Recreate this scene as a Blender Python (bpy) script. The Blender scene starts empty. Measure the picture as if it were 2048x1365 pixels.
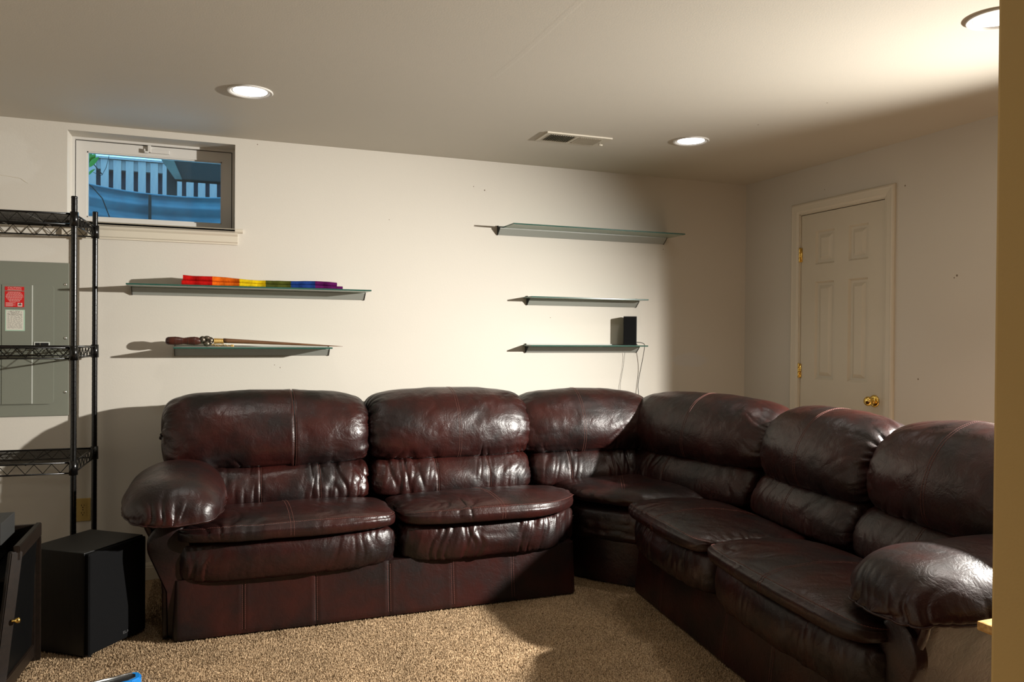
import bpy, bmesh, math, random
import numpy as np
from mathutils import Vector, Matrix

random.seed(7)
RNG = np.random.default_rng(7)
scene = bpy.context.scene
COL = scene.collection
PI = math.pi

# ------------------------------------------------------------------ camera
CZ = 1.28544
D = 4.4419      # back wall plane  y = D
XR = 3.419      # right wall plane x = XR
H = 2.339       # ceiling
yaw, pitch, roll = .364457326, -.00686778874, .0077466829
fwd = Vector((math.sin(yaw)*math.cos(pitch), math.cos(yaw)*math.cos(pitch), math.sin(pitch)))
rgt = Vector((math.cos(yaw), -math.sin(yaw), 0))
upv = rgt.cross(fwd)
r3 = rgt*math.cos(roll) + upv*math.sin(roll)
u3 = -rgt*math.sin(roll) + upv*math.cos(roll)
cam = bpy.data.cameras.new('camera')
cam.sensor_width = 36
cam.lens = 1550.905/2048*36
cam.clip_start = .02
cam_o = bpy.data.objects.new('camera', cam)
COL.objects.link(cam_o)
m = Matrix((r3, u3, -fwd)).transposed().to_4x4()
m.translation = (0, 0, CZ)
cam_o.matrix_world = m
scene.camera = cam_o

# ------------------------------------------------------------------ light
scene.view_settings.view_transform = 'Standard'
scene.view_settings.look = 'None'
scene.view_settings.gamma = 1
scene.view_settings.use_curve_mapping = False
scene.view_settings.exposure = 0.13

world = bpy.data.worlds.new('sky'); scene.world = world
world.use_nodes = True
bg = world.node_tree.nodes['Background']
bg.inputs[0].default_value = (.24, .62, .96, 1)
bg.inputs[1].default_value = 3.4

def lamp(name, kind, loc, aim, power, color, **kw):
    l = bpy.data.lights.new(name, kind)
    l.energy = power; l.color = color
    for k, v in kw.items(): setattr(l, k, v)
    o = bpy.data.objects.new(name, l); COL.objects.link(o)
    o.location = loc
    o.rotation_euler = (Vector(aim)-Vector(loc)).to_track_quat('-Z', 'Y').to_euler()
    return o
# the photographer's flash head, standing behind the wall end on the right
def aim(p, az, el, d=2):
    az, el = math.radians(az), math.radians(el)
    return (p[0]+d*math.cos(az)*math.cos(el), p[1]+d*math.sin(az)*math.cos(el), p[2]+d*math.sin(el))
FP = (3.73, 1.66, 1.89)
lamp('flash_head', 'SPOT', FP, aim(FP, 164, -29), 1500, (1, .965, .895), spot_size=math.radians(124), spot_blend=1, shadow_soft_size=.035)

# ------------------------------------------------------------------ helpers: naming
def tag(o, label=None, cat=None, group=None, kind=None):
    if label: o['label'] = label
    if cat: o['category'] = cat
    if group: o['group'] = group
    if kind: o['kind'] = kind
    return o
def empty(name, loc=(0, 0, 0), rz=0, **kw):
    o = bpy.data.objects.new(name, None); COL.objects.link(o)
    o.location = loc; o.rotation_euler = (0, 0, rz); o.empty_display_size = .1
    return tag(o, **kw)
def link(name, me, mat, parent=None, smooth=False, **kw):
    o = bpy.data.objects.new(name, me); COL.objects.link(o)
    if mat is not None and not me.materials: me.materials.append(mat)
    if smooth: me.polygons.foreach_set('use_smooth', [True]*len(me.polygons))
    if parent is not None: o.parent = parent
    return tag(o, **kw)
def dup(o, parent=None, loc=None):
    c = o.copy(); COL.objects.link(c)
    if parent is not None: c.parent = parent
    if loc is not None: c.location = loc
    return c

# ------------------------------------------------------------------ helpers: meshes
class MB:
    """collects shapes into one mesh"""
    def __init__(s): s.v = []; s.f = []; s.mi = []
    def add(s, vs, fs, mi=0):
        b = len(s.v); s.v += [tuple(p) for p in vs]
        s.f += [tuple(b+i for i in f) for f in fs]; s.mi += [mi]*len(fs); return s
    def box(s, x0, x1, y0, y1, z0, z1, mi=0):
        v = [(x, y, z) for x in (x0, x1) for y in (y0, y1) for z in (z0, z1)]
        return s.add(v, [(0,1,3,2),(4,6,7,5),(0,4,5,1),(2,3,7,6),(0,2,6,4),(1,5,7,3)], mi)
    def rbox(s, x0, x1, y0, y1, z0, z1, r=.004, mi=0):
        bm = bmesh.new(); bmesh.ops.create_cube(bm, size=1)
        for v in bm.verts:
            v.co = (x0+(v.co.x+.5)*(x1-x0), y0+(v.co.y+.5)*(y1-y0), z0+(v.co.z+.5)*(z1-z0))
        bmesh.ops.bevel(bm, geom=bm.edges[:], offset=r, segments=2, affect='EDGES', profile=.6)
        bm.verts.ensure_lookup_table(); bm.verts.index_update()
        s.add([v.co[:] for v in bm.verts], [[v.index for v in f.verts] for f in bm.faces], mi); bm.free(); return s
    def tube(s, pts, r, n=6, mi=0, close=False):
        P = [Vector(p) for p in pts]; N = len(P); rr = r if hasattr(r, '__len__') else [r]*N
        vs = []; nrm = None
        for i, p in enumerate(P):
            a = P[(i-1) % N] if (close or i > 0) else P[0]
            b = P[(i+1) % N] if (close or i < N-1) else P[-1]
            t = (b-a).normalized() if (b-a).length > 1e-9 else Vector((0, 0, 1))
            if nrm is None:
                nrm = t.orthogonal().normalized()
            else:
                nrm = (nrm - t*nrm.dot(t)); nrm = nrm.normalized() if nrm.length > 1e-6 else t.orthogonal().normalized()
            bn = t.cross(nrm)
            for k in range(n):
                a_ = 2*PI*k/n
                vs.append(p + nrm*(math.cos(a_)*rr[i]) + bn*(math.sin(a_)*rr[i]))
        fs = []
        for i in range(N if close else N-1):
            j = (i+1) % N
            for k in range(n):
                fs.append((i*n+k, i*n+(k+1) % n, j*n+(k+1) % n, j*n+k))
        if not close:
            fs.append(tuple(range(n-1, -1, -1))); fs.append(tuple((N-1)*n+k for k in range(n)))
        return s.add(vs, fs, mi)
    def lathe(s, prof, n=24, origin=(0, 0, 0), axis='z', mi=0, cap=True):
        o = Vector(origin); vs = []; fs = []
        for r, h in prof:
            for k in range(n):
                a = 2*PI*k/n; c, q = r*math.cos(a), r*math.sin(a)
                p = {'z': (c, q, h), 'x': (h, c, q), 'y': (q, h, c)}[axis]
                vs.append(o+Vector(p))
        for i in range(len(prof)-1):
            for k in range(n):
                fs.append((i*n+k, i*n+(k+1) % n, (i+1)*n+(k+1) % n, (i+1)*n+k))
        if cap:
            fs.append(tuple(range(n-1, -1, -1))); fs.append(tuple((len(prof)-1)*n+k for k in range(n)))
        return s.add(vs, fs, mi)
    def prism(s, poly, a0, a1, axis='z', mi=0):
        """extrude a closed 2-D outline along an axis"""
        n = len(poly); vs = []
        for a in (a0, a1):
            for p, q in poly:
                vs.append({'z': (p, q, a), 'x': (a, p, q), 'y': (p, a, q)}[axis])
        fs = [tuple(range(n-1, -1, -1)), tuple(range(n, 2*n))]
        fs += [(i, (i+1) % n, n+(i+1) % n, n+i) for i in range(n)]
        return s.add(vs, fs, mi)
    def mesh(s, name, fix=True):
        me = bpy.data.meshes.new(name); me.from_pydata(s.v, [], s.f)
        if fix:
            bm = bmesh.new(); bm.from_mesh(me); bmesh.ops.recalc_face_normals(bm, faces=bm.faces[:]); bm.to_mesh(me); bm.free()
        if any(s.mi): me.polygons.foreach_set('material_index', s.mi)
        return me
    def build(s, name, mat, parent=None, smooth=False, **kw):
        me = s.mesh(name)
        if isinstance(mat, (list, tuple)):
            for q in mat: me.materials.append(q)
            mat = None
        return link(name, me, mat, parent, smooth, **kw)
def auto_smooth(o, deg=35):
    me = o.data
    bm = bmesh.new(); bm.from_mesh(me)
    for f in bm.faces: f.smooth = True
    for e in bm.edges:
        if len(e.link_faces) == 2 and e.calc_face_angle(0) > math.radians(deg): e.smooth = False
    bm.to_mesh(me); bm.free(); return o

def fast_mesh(name, V, F):
    """V (n,3), F (m,k) arrays"""
    me = bpy.data.meshes.new(name); k = F.shape[1]
    me.vertices.add(len(V)); me.vertices.foreach_set('co', np.ascontiguousarray(V, np.float32).ravel())
    me.loops.add(F.size); me.loops.foreach_set('vertex_index', np.ascontiguousarray(F, np.int32).ravel())
    me.polygons.add(len(F)); me.polygons.foreach_set('loop_start', np.arange(0, F.size, k, dtype=np.int32))
    me.update(calc_edges=True); me.validate()
    return me

# numpy value noise
def _hash(i, j, seed):
    h = (i.astype(np.int64)*374761393 + j.astype(np.int64)*668265263 + seed*1274126177) & 0xffffffff
    h = ((h ^ (h >> 13))*1274126177) & 0xffffffff
    return ((h ^ (h >> 16)) & 0xffff)/65535.0
def vnoise(x, y, seed=0):
    x = np.asarray(x, float); y = np.asarray(y, float)
    xi = np.floor(x); yi = np.floor(y); xf = x-xi; yf = y-yi
    xf = xf*xf*xf*(xf*(xf*6-15)+10); yf = yf*yf*yf*(yf*(yf*6-15)+10)
    a = _hash(xi, yi, seed); b = _hash(xi+1, yi, seed); c = _hash(xi, yi+1, seed); d = _hash(xi+1, yi+1, seed)
    return (a+(b-a)*xf)*(1-yf)+(c+(d-c)*xf)*yf
def fbm(x, y, seed=0, o=3):
    r = 0; a = .5; 
    for k in range(o): r = r+a*vnoise(x*2**k+17*k, y*2**k-9*k, seed+k); a *= .5
    return r/(1-.5**o)
def ridge(x, y, seed=0):      # sharp valleys, soft tops
    return np.abs(2*vnoise(x, y, seed)-1)

# ------------------------------------------------------------------ helpers: materials
def newmat(name):
    mt = bpy.data.materials.new(name); mt.use_nodes = True
    nt = mt.node_tree; return mt, nt, nt.nodes['Principled BSDF']
def N(nt, t, **kw):
    n = nt.nodes.new(t)
    for k, v in kw.items():
        if k.startswith('i_'):
            key = k[2:].replace('_', ' '); n.inputs[key].default_value = v
        else: setattr(n, k, v)
    return n
def mat(name, col, rough=.5, metal=0, col2=None, nscale=8, bump=0, bscale=60, spec=.5, rvar=0, emit=0, coat=0, stretch=None, detail=4, lo=.35, hi=.65):
    mt, nt, b = newmat(name)
    if not emit and not metal:
        col = tuple(c*.76 for c in col); col2 = tuple(c*.76 for c in col2) if col2 is not None else None
    b.inputs['Base Color'].default_value = (*col, 1)
    b.inputs['Roughness'].default_value = rough; b.inputs['Metallic'].default_value = metal
    b.inputs['Specular IOR Level'].default_value = spec
    if coat: b.inputs['Coat Weight'].default_value = coat
    if emit:
        b.inputs['Emission Color'].default_value = (*col, 1); b.inputs['Emission Strength'].default_value = emit
    tc = N(nt, 'ShaderNodeTexCoord'); src = tc.outputs['Object']
    if stretch:
        mp = N(nt, 'ShaderNodeMapping'); mp.inputs['Scale'].default_value = stretch
        nt.links.new(src, mp.inputs['Vector']); src = mp.outputs['Vector']
    if col2 is not None or rvar:
        no = N(nt, 'ShaderNodeTexNoise', i_Scale=nscale, i_Detail=detail)
        nt.links.new(src, no.inputs['Vector'])
        rp = N(nt, 'ShaderNodeMapRange'); rp.inputs[1].default_value = lo; rp.inputs[2].default_value = hi
        nt.links.new(no.outputs['Fac'], rp.inputs[0])
        if col2 is not None:
            mx = N(nt, 'ShaderNodeMix', data_type='RGBA')
            mx.inputs[6].default_value = (*col, 1); mx.inputs[7].default_value = (*col2, 1)
            nt.links.new(rp.outputs[0], mx.inputs[0]); nt.links.new(mx.outputs[2], b.inputs['Base Color'])
        if rvar:
            r2 = N(nt, 'ShaderNodeMapRange'); r2.inputs[3].default_value = rough-rvar; r2.inputs[4].default_value = rough+rvar
            nt.links.new(rp.outputs[0], r2.inputs[0]); nt.links.new(r2.outputs[0], b.inputs['Roughness'])
    if bump:
        nb = N(nt, 'ShaderNodeTexNoise', i_Scale=bscale, i_Detail=3)
        nt.links.new(src, nb.inputs['Vector'])
        bp = N(nt, 'ShaderNodeBump'); bp.inputs['Strength'].default_value = bump; bp.inputs['Distance'].default_value = .004
        nt.links.new(nb.outputs['Fac'], bp.inputs['Height']); nt.links.new(bp.outputs[0], b.inputs['Normal'])
    return mt

M = {}
WALL = (.575, .537, .472)
def wall_mat(name, col, stains_and_reflection=()):
    """matt wall paint with roller texture; stains = [(centre, radii, colour, strength)] old repairs, scuffs and a painted bluish reflection"""
    mt, nt, b = newmat(name)
    b.inputs['Roughness'].default_value = .55; b.inputs['Specular IOR Level'].default_value = .3
    tc = N(nt, 'ShaderNodeTexCoord'); src = tc.outputs['Object']
    n1 = N(nt, 'ShaderNodeTexNoise', i_Scale=1.7, i_Detail=5); nt.links.new(src, n1.inputs['Vector'])
    mx = N(nt, 'ShaderNodeMix', data_type='RGBA')
    mx.inputs[6].default_value = (*[c*.97 for c in col], 1); mx.inputs[7].default_value = (*[min(1, c*1.03) for c in col], 1)
    nt.links.new(n1.outputs['Fac'], mx.inputs[0]); cur = mx.outputs[2]
    for cen, rad, sc, st in stains_and_reflection:
        mp = N(nt, 'ShaderNodeMapping', vector_type='POINT')
        mp.inputs['Scale'].default_value = [1/r for r in rad]
        mp.inputs['Location'].default_value = [-c/r for c, r in zip(cen, rad)]
        ns = N(nt, 'ShaderNodeTexNoise', i_Scale=9, i_Detail=3); nt.links.new(src, ns.inputs['Vector'])
        ad = N(nt, 'ShaderNodeMix', data_type='VECTOR'); ad.inputs[0].default_value = .25
        nt.links.new(src, mp.inputs['Vector'])
        ln = N(nt, 'ShaderNodeVectorMath', operation='LENGTH'); nt.links.new(mp.outputs[0], ln.inputs[0])
        sm = N(nt, 'ShaderNodeMath', operation='ADD'); nt.links.new(ln.outputs['Value'], sm.inputs[0]); nt.links.new(ns.outputs['Fac'], sm.inputs[1])
        mr = N(nt, 'ShaderNodeMapRange'); mr.inputs[1].default_value = 1.35; mr.inputs[2].default_value = 1.55; mr.inputs[3].default_value = st; mr.inputs[4].default_value = 0
        nt.links.new(sm.outputs[0], mr.inputs[0])
        m2 = N(nt, 'ShaderNodeMix', data_type='RGBA'); m2.inputs[7].default_value = (*sc, 1)
        nt.links.new(cur, m2.inputs[6]); nt.links.new(mr.outputs[0], m2.inputs[0]); cur = m2.outputs[2]
    nt.links.new(cur, b.inputs['Base Color'])
    n2 = N(nt, 'ShaderNodeTexNoise', i_Scale=180, i_Detail=2); nt.links.new(src, n2.inputs['Vector'])
    bp = N(nt, 'ShaderNodeBump'); bp.inputs['Strength'].default_value = .12; bp.inputs['Distance'].default_value = .002
    nt.links.new(n2.outputs['Fac'], bp.inputs['Height']); nt.links.new(bp.outputs[0], b.inputs['Normal'])
    return mt
M['wall_back'] = wall_mat('cream_wall_paint', WALL, [
    ((-.98, D, 2.13), (.16, .3, .13), (.605, .572, .51), .8),
    ((-.96, D, 1.69), (.2, .3, .06), (.605, .572, .51), .6),
    ((2.98, D, 1.13), (.14, .3, .05), (.54, .55, .57), .35)])  # last entry: faint bluish reflection painted into the wall colour
M['wall'] = wall_mat('cream_wall_paint_side', WALL)
M['tan'] = wall_mat('warm_lit_wall', (.56, .39, .155))  # warm light on the cream wall put into its colour
M['ceiling'] = wall_mat('cream_ceiling_paint', (.535, .497, .428))
M['bounce_cut_paint'] = wall_mat('unseen_bounce_cut', (.085, .062, .042))  # dark tone added on unseen wall faces to cut bounced light
M['trim'] = mat('painted_trim', (.78, .71, .58), .4, bump=.05, bscale=40)
M['door'] = mat('painted_door', (.76, .69, .56), .42, bump=.05, bscale=40, col2=(.72, .65, .52), nscale=3)
M['white'] = mat('white_vinyl', (.80, .77, .72), .35)
M['brass'] = mat('polished_brass', (.83, .58, .16), .16, 1)
M['chrome'] = mat('chrome', (.8, .8, .78), .15, 1)
M['dark_speck'] = mat('dark_speck', (.28, .22, .16), .9)
M['dark_gap'] = mat('dark_gap', (.01, .008, .006), .8)
M['black_metal'] = mat('black_powder_coat', (.004, .0037, .0034), .24, 0, spec=.4, bump=.05, bscale=200)
M['black_plastic'] = mat('black_plastic', (.006, .006, .006), .5)
M['grille_cloth'] = mat('speaker_cloth', (.0045, .0045, .005), .9, bump=.5, bscale=900, spec=.12)
M['black_cloth'] = mat('black_speaker_cloth', (.005, .005, .0055), .9, bump=.4, bscale=900, spec=.2)
M['black_vinyl'] = mat('black_ash_vinyl', (.003, .0029, .0028), .45, col2=(.008, .0075, .0065), nscale=6, stretch=(1, 14, 1), bump=.1, bscale=80, spec=.3)
M['espresso'] = mat('espresso_wood', (.010, .0062, .0042), .4, spec=.3, col2=(.016, .0095, .0062), nscale=4, stretch=(20, 2, 20), bump=.06)
M['pine'] = mat('pine_wood', (.85, .52, .18), .35, col2=(.55, .28, .075), nscale=5, stretch=(2, 18, 18))
M['panel_grey'] = mat('breaker_grey', (.235, .245, .195), .5, bump=.05, bscale=300)
M['painted_highlight'] = mat('edge_highlight_paint', (.72, .74, .68), .35)  # edge highlight and latch gleam put into the colour
M['almond'] = mat('almond_plastic', (.60, .42, .13), .4)
M['red_label'] = mat('red_label', (.70, .01, .012), .5)
M['label_ink'] = mat('label_ink_white', (.85, .55, .5), .6)
M['paper'] = mat('paper_label', (.80, .76, .66), .7)
M['mint'] = mat('mint_border', (.50, .72, .55), .6)
M['ink'] = mat('black_ink', (.05, .045, .04), .7)
M['bracket'] = mat('grey_metal_bracket', (.40, .41, .37), .42, .0, bump=.05, bscale=200)
M['cord'] = mat('black_cord', (.012, .011, .010), .55)
M['blue'] = mat('blue_plastic', (.02, .28, .80), .25)
M['handle_wood'] = mat('turned_red_wood', (.085, .022, .013), .3, col2=(.05, .012, .008), nscale=40, stretch=(1, .1, .1))
M['blade_wood'] = mat('brown_wood_blade', (.19, .085, .035), .4, col2=(.12, .05, .02), nscale=12, stretch=(1, 10, 10))
M['pewter'] = mat('pewter', (.18, .155, .12), .4, .9, col2=(.08, .06, .045), nscale=60)
M['gold_cord'] = mat('gold_cord', (.50, .30, .09), .4, .5)
M['lens'] = mat('lit_lens', (1, 1, 1), .5, emit=7)
M['vent'] = mat('painted_register', (.66, .60, .49), .45)
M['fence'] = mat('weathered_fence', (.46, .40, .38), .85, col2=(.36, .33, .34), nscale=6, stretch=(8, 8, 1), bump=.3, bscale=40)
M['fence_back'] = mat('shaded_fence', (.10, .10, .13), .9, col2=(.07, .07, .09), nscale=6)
M['deck_grey'] = mat('grey_lumber', (.13, .15, .13), .85, col2=(.08, .09, .08), nscale=9)
M['deck'] = mat('dark_deck_lumber', (.018, .019, .018), .85, col2=(.02, .02, .018), nscale=7, stretch=(1, 6, 6), bump=.3)
M['well'] = mat('galvanised_steel', (.055, .155, .21), .5, .1, col2=(.04, .105, .15), nscale=9, bump=.2, bscale=120)
M['leaf'] = mat('green_leaf', (.10, .42, .03), .5)
M['twig'] = mat('dark_twig', (.02, .015, .012), .8)
M['soil'] = mat('soil', (.12, .09, .06), .95, col2=(.06, .045, .03), nscale=30, bump=.6)

def glass_mat(name, col, rough=0.0):
    mt, nt, b = newmat(name)
    b.inputs['Base Color'].default_value = (*col, 1); b.inputs['Roughness'].default_value = rough
    b.inputs['Transmission Weight'].default_value = 1; b.inputs['IOR'].default_value = 1.5
    return mt
def thin_glass(name, col, dirt=0):
    """window pane: mostly clear, a weak mirror, specks of dirt"""
    mt, nt, b = newmat(name)
    out = nt.nodes['Material Output']
    tr = N(nt, 'ShaderNodeBsdfTransparent'); tr.inputs[0].default_value = (*col, 1)
    gl = N(nt, 'ShaderNodeBsdfGlossy'); gl.inputs['Roughness'].default_value = .02
    fr = N(nt, 'ShaderNodeFresnel'); fr.inputs[0].default_value = 1.45
    m1 = N(nt, 'ShaderNodeMixShader'); nt.links.new(fr.outputs[0], m1.inputs[0]); nt.links.new(tr.outputs[0], m1.inputs[1]); nt.links.new(gl.outputs[0], m1.inputs[2])
    df = N(nt, 'ShaderNodeBsdfDiffuse'); df.inputs[0].default_value = (.7, .7, .7, 1)
    tc = N(nt, 'ShaderNodeTexCoord')
    no = N(nt, 'ShaderNodeTexNoise', i_Scale=330, i_Detail=2); nt.links.new(tc.outputs['Object'], no.inputs['Vector'])
    mr = N(nt, 'ShaderNodeMapRange'); mr.inputs[1].default_value = .64; mr.inputs[2].default_value = .74; mr.inputs[3].default_value = .012; mr.inputs[4].default_value = dirt
    nt.links.new(no.outputs['Fac'], mr.inputs[0])
    m2 = N(nt, 'ShaderNodeMixShader'); nt.links.new(mr.outputs[0], m2.inputs[0]); nt.links.new(m1.outputs[0], m2.inputs[1]); nt.links.new(df.outputs[0], m2.inputs[2])
    nt.links.new(m2.outputs[0], out.inputs[0]); return mt
def frosted():
    mt, nt, b = newmat('frosted_green_glass'); out = nt.nodes['Material Output']
    tl = N(nt, 'ShaderNodeBsdfTranslucent'); tl.inputs[0].default_value = (.80, .95, .82, 1)
    df = N(nt, 'ShaderNodeBsdfDiffuse'); df.inputs[0].default_value = (.66, .82, .68, 1)
    tr = N(nt, 'ShaderNodeBsdfTransparent'); tr.inputs[0].default_value = (.70, .88, .74, 1)
    gl = N(nt, 'ShaderNodeBsdfGlossy'); gl.inputs['Roughness'].default_value = .3
    a = N(nt, 'ShaderNodeMixShader'); a.inputs[0].default_value = .45; nt.links.new(tl.outputs[0], a.inputs[1]); nt.links.new(df.outputs[0], a.inputs[2])
    c = N(nt, 'ShaderNodeMixShader'); c.inputs[0].default_value = .35; nt.links.new(a.outputs[0], c.inputs[1]); nt.links.new(tr.outputs[0], c.inputs[2])
    fr = N(nt, 'ShaderNodeFresnel'); fr.inputs[0].default_value = 1.45
    d = N(nt, 'ShaderNodeMixShader'); nt.links.new(fr.outputs[0], d.inputs[0]); nt.links.new(c.outputs[0], d.inputs[1]); nt.links.new(gl.outputs[0], d.inputs[2])
    nt.links.new(d.outputs[0], out.inputs[0]); return mt
M['shelf_glass'] = frosted()
M['glass_edge'] = mat('dark_green_glass_edge', (.035, .11, .085), .15)
M['pane'] = thin_glass('window_pane', (.92, .95, .95), .35)
M['smoke_glass'] = mat('smoked_glass', (.002, .002, .002), .5, spec=.15)

def leather(name='burgundy_leather', crumple=.32):
    mt, nt, b = newmat(name)
    tc = N(nt, 'ShaderNodeTexCoord'); src = tc.outputs['Object']
    n1 = N(nt, 'ShaderNodeTexNoise', i_Scale=4.5, i_Detail=6, i_Roughness=.6); nt.links.new(src, n1.inputs['Vector'])
    r1 = N(nt, 'ShaderNodeMapRange'); r1.inputs[1].default_value = .38; r1.inputs[2].default_value = .66; nt.links.new(n1.outputs['Fac'], r1.inputs[0])
    mx = N(nt, 'ShaderNodeMix', data_type='RGBA'); mx.inputs[6].default_value = (.0068, .0025, .0023, 1); mx.inputs[7].default_value = (.030, .0066, .0052, 1)
    nt.links.new(r1.outputs[0], mx.inputs[0])
    # cracked, paler creases
    v1 = N(nt, 'ShaderNodeTexVoronoi', feature='DISTANCE_TO_EDGE', i_Scale=34); 
    nw = N(nt, 'ShaderNodeTexNoise', i_Scale=11, i_Detail=3); nt.links.new(src, nw.inputs['Vector'])
    va = N(nt, 'ShaderNodeMix', data_type='VECTOR'); va.inputs[0].default_value = .12
    nt.links.new(src, va.inputs[4]); nt.links.new(nw.outputs['Color'], va.inputs[5]); nt.links.new(va.outputs[1], v1.inputs['Vector'])
    nt.links.new(mx.outputs[2], b.inputs['Base Color'])
    r2 = N(nt, 'ShaderNodeMapRange'); r2.inputs[3].default_value = .42; r2.inputs[4].default_value = .30; nt.links.new(r1.outputs[0], r2.inputs[0])
    nt.links.new(r2.outputs[0], b.inputs['Roughness'])
    b.inputs['Specular IOR Level'].default_value = .42
    # bump: pebble grain + creases
    v2 = N(nt, 'ShaderNodeTexVoronoi', i_Scale=420); nt.links.new(src, v2.inputs['Vector'])
    cr = N(nt, 'ShaderNodeMapRange'); cr.inputs[1].default_value = 0; cr.inputs[2].default_value = .12; nt.links.new(v1.outputs['Distance'], cr.inputs[0])
    n3 = N(nt, 'ShaderNodeTexNoise', i_Scale=15, i_Detail=5, i_Roughness=.60); n3.inputs['Distortion'].default_value = .6; nt.links.new(src, n3.inputs['Vector'])
    b1 = N(nt, 'ShaderNodeBump'); b1.inputs['Strength'].default_value = .10; b1.inputs['Distance'].default_value = .001; nt.links.new(v2.outputs['Distance'], b1.inputs['Height'])
    b2 = N(nt, 'ShaderNodeBump'); b2.inputs['Strength'].default_value = .10; b2.inputs['Distance'].default_value = .002; nt.links.new(cr.outputs[0], b2.inputs['Height']); nt.links.new(b1.outputs[0], b2.inputs['Normal'])
    b3 = N(nt, 'ShaderNodeBump'); b3.inputs['Strength'].default_value = crumple; b3.inputs['Distance'].default_value = .012; nt.links.new(n3.outputs['Fac'], b3.inputs['Height']); nt.links.new(b2.outputs[0], b3.inputs['Normal'])
    nt.links.new(b3.outputs[0], b.inputs['Normal'])
    return mt
M['leather'] = leather()
M['leather_flat'] = leather('burgundy_leather_panel', .16)
M['stitch'] = mat('stitch_thread', (.17, .055, .04), .7)
def carpet_mat():
    mt, nt, b = newmat('beige_carpet')
    b.inputs['Roughness'].default_value = .95; b.inputs['Specular IOR Level'].default_value = .1
    tc = N(nt, 'ShaderNodeTexCoord'); src = tc.outputs['Object']
    n1 = N(nt, 'ShaderNodeTexNoise', i_Scale=170, i_Detail=2); nt.links.new(src, n1.inputs['Vector'])
    cr = N(nt, 'ShaderNodeValToRGB'); e = cr.color_ramp.elements
    e[0].position = .33; e[0].color = (.16, .095, .048, 1); e[1].position = .66; e[1].color = (.56, .405, .25, 1)
    nt.links.new(n1.outputs['Fac'], cr.inputs[0])
    n2 = N(nt, 'ShaderNodeTexNoise', i_Scale=5, i_Detail=3); nt.links.new(src, n2.inputs['Vector'])
    mr = N(nt, 'ShaderNodeMapRange'); mr.inputs[1].default_value = .3; mr.inputs[2].default_value = .7; mr.inputs[3].default_value = .82; mr.inputs[4].default_value = 1.05
    nt.links.new(n2.outputs['Fac'], mr.inputs[0])
    mu = N(nt, 'ShaderNodeVectorMath', operation='SCALE'); nt.links.new(cr.outputs[0], mu.inputs[0]); nt.links.new(mr.outputs[0], mu.inputs['Scale'])
    nt.links.new(mu.outputs[0], b.inputs['Base Color'])
    return mt
M['carpet'] = carpet_mat()

# ================================================================== THE ROOM
XL, YB = -2.4, -1.6
MB().box(XL, XR+1.4, YB, D, -.1, 0).build('floor', M['carpet'], kind='structure')
floor = bpy.data.objects['floor']
ceiling = MB().box(XL-.1, XR+1.5, YB-.1, D+.24, H, H+.12).build('ceiling', M['ceiling'], kind='structure')
WX0, WX1, WZ0, WZ1 = -.703, .091, 1.845, 2.303
WD = .15
b = MB()
b.box(XL-.1, WX0, D, D+.24, -.1, H); b.box(WX1, XR+.1, D, D+.24, -.1, H)
b.box(WX0, WX1, D, D+.24, -.1, WZ0); b.box(WX0, WX1, D, D+.24, WZ1, H)
wall_back = b.build('wall_back', M['wall_back'], kind='structure')
DY0, DY1, DZ = 3.243, 3.899, 2.052       # door opening in the right wall
b = MB()
b.box(XR, XR+.12, 2.57, DY0-.012, -.1, H); b.box(XR, XR+.12, DY1+.012, D, -.1, H); b.box(XR, XR+.12, DY0-.012, DY1+.012, DZ+.012, H)
b.box(XR+.11, XR+.12, DY0-.02, DY1+.02, -.1, DZ+.02)
b.build('wall_right', M['wall'], kind='structure')
b = MB(); b.box(XL-.1, XL, YB, D, -.1, H); b.build('wall_left', M['wall'], kind='structure')
b = MB(); b.box(XL-.1, XR+1.5, YB-.1, YB, -.1, H); b.build('wall_rear', M['bounce_cut_paint'], kind='structure')
b = MB(); b.rbox(1.315, XR+1.4, .90, 1.0, 0, H, .006); wf = b.build('wall_front', [M['tan'], M['bounce_cut_paint']], kind='structure', label='tan wall end at the right edge of the photo')
b = MB(); b.box(XR+1.4, XR+1.5, YB, 2.69, -.1, H); b.build('wall_side', M['wall'], kind='structure')
b = MB(); b.box(XR+.12, XR+1.4, 2.57, 2.69, -.1, H); b.build('wall_alcove', M['wall'], kind='structure')

wf.data.polygons.foreach_set('material_index', [1 if p.normal.y > .9 else 0 for p in wf.data.polygons])  # unseen inner face made dark to cut bounce onto the sofa arm
# raised plaster joint on the ceiling
b = MB()
pts = [(1.064, 1.2), (1.063, 2.72), (1.05, 3.0)]
pr = [(-.03, 0), (-.008, -.0003), (.008, -.0003), (.03, 0)]
for (xa, ya), (xb, yb) in zip(pts[:-1], pts[1:]):
    vs = [(xa+o, ya, H+h+.0002) for o, h in pr]+[(xb+o, yb, H+h+.0002) for o, h in pr]
    b.add(vs, [(i, i+1, i+5, i+4) for i in range(3)])
b.build('joint_ridge', M['ceiling'], ceiling)

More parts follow.
